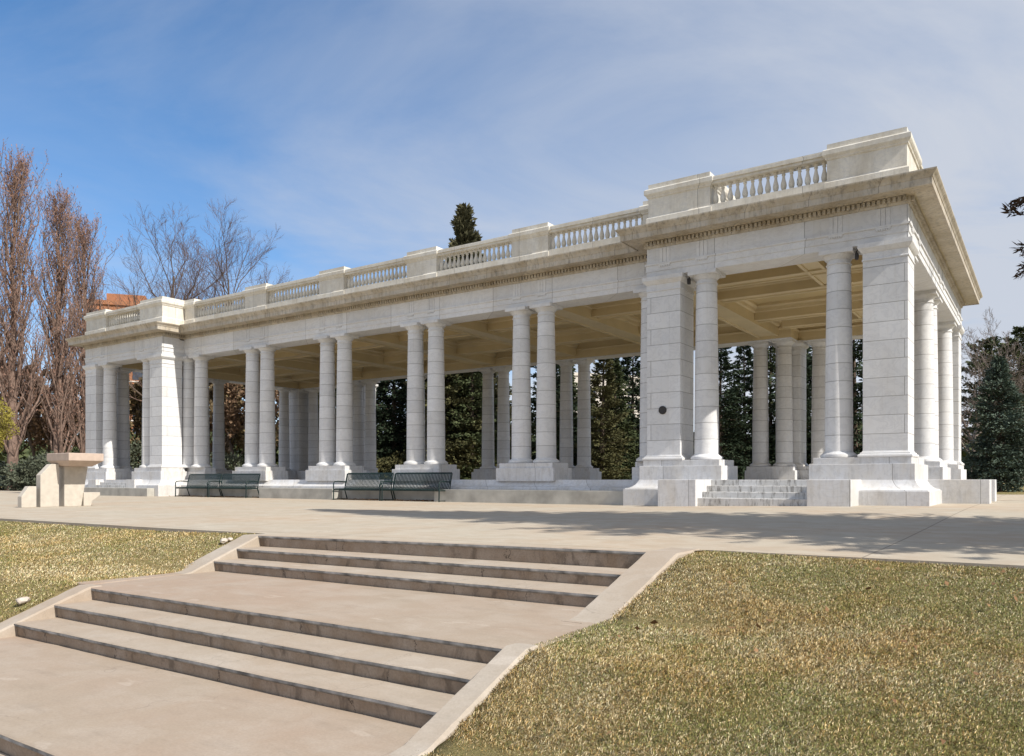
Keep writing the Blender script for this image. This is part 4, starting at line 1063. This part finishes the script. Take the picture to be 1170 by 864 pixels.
# conifers seen between the columns
cA = conifer_data(12, 2.9, 61, 220, 110, 0.02, 0.19, 0.22, 'needle_dark')
cB = conifer_data(12, 2.6, 62, 220, 110, 0.02, 0.19, 0.20, 'needle_mid')
cC = conifer_data(12, 2.4, 63, 220, 110, 0.02, 0.19, 0.15, 'needle_olive')
cD = conifer_data(12, 2.6, 64, 520, 80, 0.01, 0.19, -0.75, 'needle_spire', 0.80)
CON = [  # u, d, H, variant, label
    (427, 44, 10.3, cA, 'blackish conifer directly right of the brightly lit rear pier'), (450, 49, 11, cA, 'dark conifer behind the fourth column pair from the left'),
    (516, 47, 13, cC, 'olive-green conifer filling the bay left of the fifth column pair'), (538, 50, 11.5, cB, 'green conifer behind the left column of a rear pair'),
    (497, 52, 12, cB, 'green conifer half hidden by the fourth column pair'), (570, 54, 9.5, cB, 'green conifer behind the fifth column pair'), (597, 56, 6.6, cB, 'low conifer in the slit between the two columns of the fifth pair'),
    (626, 48, 11, cA, 'dark conifer between the fifth pair and the rear pair to its right'), (647, 52, 9.5, cB, 'conifer behind the rear pair right of the fifth column pair'),
    (686, 44, 8.6, cC, 'olive conifer right of the rear column pair'), (704, 47, 8.2, cB, 'mid-green conifer in the bay beside the plaque pier'), (722, 49, 9.8, cA, 'dark conifer just left of the plaque pier'),
    (822, 46, 9.4, cA, 'dark conifer just right of the near pavilion left column'), (834, 58, 7.0, cB, 'shorter conifer below the patch of sky in the near pavilion'),
    (852, 47, 9.4, cA, 'dark conifer left of the rear pair in the near pavilion'), (881, 51, 10.5, cB, 'green conifer between the rear pair in the near pavilion'), (908, 46, 11, cA, 'dark conifer behind the rear pier of the near pavilion'),
    (932, 50, 11, cA, 'dark conifer behind the right column of the near pavilion'), (977, 46, 12, cA, 'dark conifer in the gap between right column and corner pier'),
    (468, 60, 12, cA, 'dark conifer further back behind the fourth column pair'), (552, 60, 9.5, cA, 'dark conifer further back between rear columns'), (668, 60, 9.0, cA, 'dark conifer further back behind the rear column pair'), (700, 62, 9.6, cA, 'dark conifer further back in the bay beside the plaque pier'),
    (400, 52, 10, cB, 'green conifer behind the third column pair'), (370, 56, 9.5, cC, 'olive conifer behind the third column pair, further left'),
]
for i, (u, d, H, dat, lab) in enumerate(CON):
    x, y, k = beyond(u, d); s = H / 12 * k; conifer('conifer_tree', dat, x, y, max(s, 0.8), lab, i * 1.3, 'conifers behind the colonnade', sz=s)
conifer('conifer_tree', cD, *at(533, 53), 1.75, 'tall pointed conifer whose tip rises above the balustrade', 0.4, 'conifers behind the colonnade', sz=19.1 / 12)

# right side: spruce, pines, bare tree
spr = conifer_data(7.2, 2.5, 71, 300, 130, 0.03, 0.13, 0.16, 'needle_blue', 0.80)
conifer('spruce_tree', spr, *at(1141, 41), 0.98, 'bluish pyramidal spruce right of the near pavilion', 0)
pin = conifer_data(12.5, 3.2, 72, 130, 130, 0.30, 0.22, 0.0, 'needle_mid', 0.45)
conifer('pine_tree', pin, *at(1128, 66), 0.98, 'rounded pine standing behind the bluish spruce', 0.5, 'pines at the right', 'pine')
conifer('pine_tree', pin, *at(1166, 58), 0.93, 'green pine at the right edge behind the bluish spruce', 2.5, 'pines at the right', 'pine')
conifer('pine_tree', pin, *at(1196, 62), 1.05, 'pine just outside the pavilion end, furthest right of the row', 4.5, 'pines at the right', 'pine')
brg = bare_data(11.5, 81, 0.62, False, 4, 'bark_grey', None, 0, 0.1, 0.16, 0.15, (14, 8, 6, 4), 'bark_grey')
bare('bare_tree', brg, *at(1108, 52), 0.86, 'pale grey bare tree beside the right end of the pavilion', 0, 'bare trees at the right')
bare('bare_tree', brg, *at(1120, 62), 0.92, 'pale bare tree further back behind the bluish spruce', 2, 'bare trees at the right')
# near conifer just off the right edge: its boughs reach into view, its long shadow lies on the plaza
nearc = conifer_data(16.5, 3.9, 91, 460, 0, 0.20, 0.085, 0.06, 'needle_rust', 0.90, fine=True, boughs=[(3.35, 2.30, 3.75), (3.9, 2.36, 3.65), (2.9, 2.42, 3.7), (3.6, 2.18, 3.6), (4.1, 2.28, 3.4), (3.1, 2.25, 3.65), (3.75, 2.45, 3.7)])
conifer('conifer_tree', nearc, 3.4, 11.6, 1.0, 'dark rusty conifer whose boughs reach in at the right edge', 0.8, None)
sh_t = bare_data(13.5, 83, 0.5, False, 3, 'bark', None, 0, 0.1, 0.24, 0.40, (9, 5, 4, 3), 'bark')
bare('bare_tree', sh_t, 5.0, 25.6, 1.0, 'bare tree out on the lawn right of the pavilion end', 0, 'bare trees at the right')

# far woods closing the horizon: one mass
def far_woods():
    g = np.random.default_rng(7); P, D = [], []
    for u in np.arange(-120, 1330, 9.0):
        d = g.uniform(105, 150); x, y = at(u + g.uniform(-6, 6), d); h = g.uniform(4.5, 9.5); r = g.uniform(2.5, 4.5); n = 230
        v = g.normal(size=(n, 3)); v /= np.linalg.norm(v, axis=1, keepdims=True); rr = g.uniform(0.3, 1, n) ** 0.5
        P.append(v * rr[:, None] * np.array([r, r, h * 0.5]) + np.array([x, y, h * 0.5 + 0.2])); D.append(v + g.normal(0, 0.6, (n, 3)))
    o = obj('far_woods', leaf_mesh('far_woods', np.concatenate(P), np.concatenate(D), 1.1, 0.5, M['needle_mid'], g)); o['kind'] = 'stuff'
far_woods()

# ---------------------------------------------------------------- distant buildings
def block_building(name, u0, u1, d, top_v, label, m, pent=None):
    x0, y0 = at(u0, d); x1, y1 = at(u1, d); H = (Y0 - top_v) / FPX * d + EYE
    W = math.hypot(x1 - x0, y1 - y0); D = W * 0.8
    t_ = tag(empty(name, ((x0 + x1) / 2, (y0 + y1) / 2, 0), THETA + R(18)), label, 'building')
    b = MB().box((-W / 2, 0, -1), (W / 2, D, H)); b.box((-W / 2 - 0.25, -0.25, H - 0.5), (W / 2 + 0.25, D + 0.25, H + 0.15)); b.build('wall', M[m], t_)
    if pent:
        MB().box((-W / 2 + W * pent[0], 1.5, H + 0.15), (-W / 2 + W * pent[1], D - 1.5, H + pent[2])).build('penthouse', M[m], t_)
    nf = int(H / 3.0)
    for k in range(max(0, nf - 9), nf):
        z = 3.0 * k + 0.9
        for c in range(4):
            xx = -W / 2 + W * (c + 0.5) / 4
            fr = MB().box((xx - 0.75, -0.03, z), (xx + 0.75, 0.0, z + 1.5)).build('window', M['glass'], t_)
        MB().box((-W / 2 + 0.3, -0.10, z - 0.35), (W / 2 - 0.3, 0.0, z - 0.15)).build('floor_band', M['brick_pale'], t_)
block_building('apartment_tower', 101, 163, 120, 345, 'orange brick apartment tower rising behind the far pavilion roof', 'brick', (0.32, 0.98, 1.55))
block_building('apartment_block', 640, 736, 170, 428, 'orange and pale apartment block glimpsed above the conifers in the colonnade', 'brick_pale')
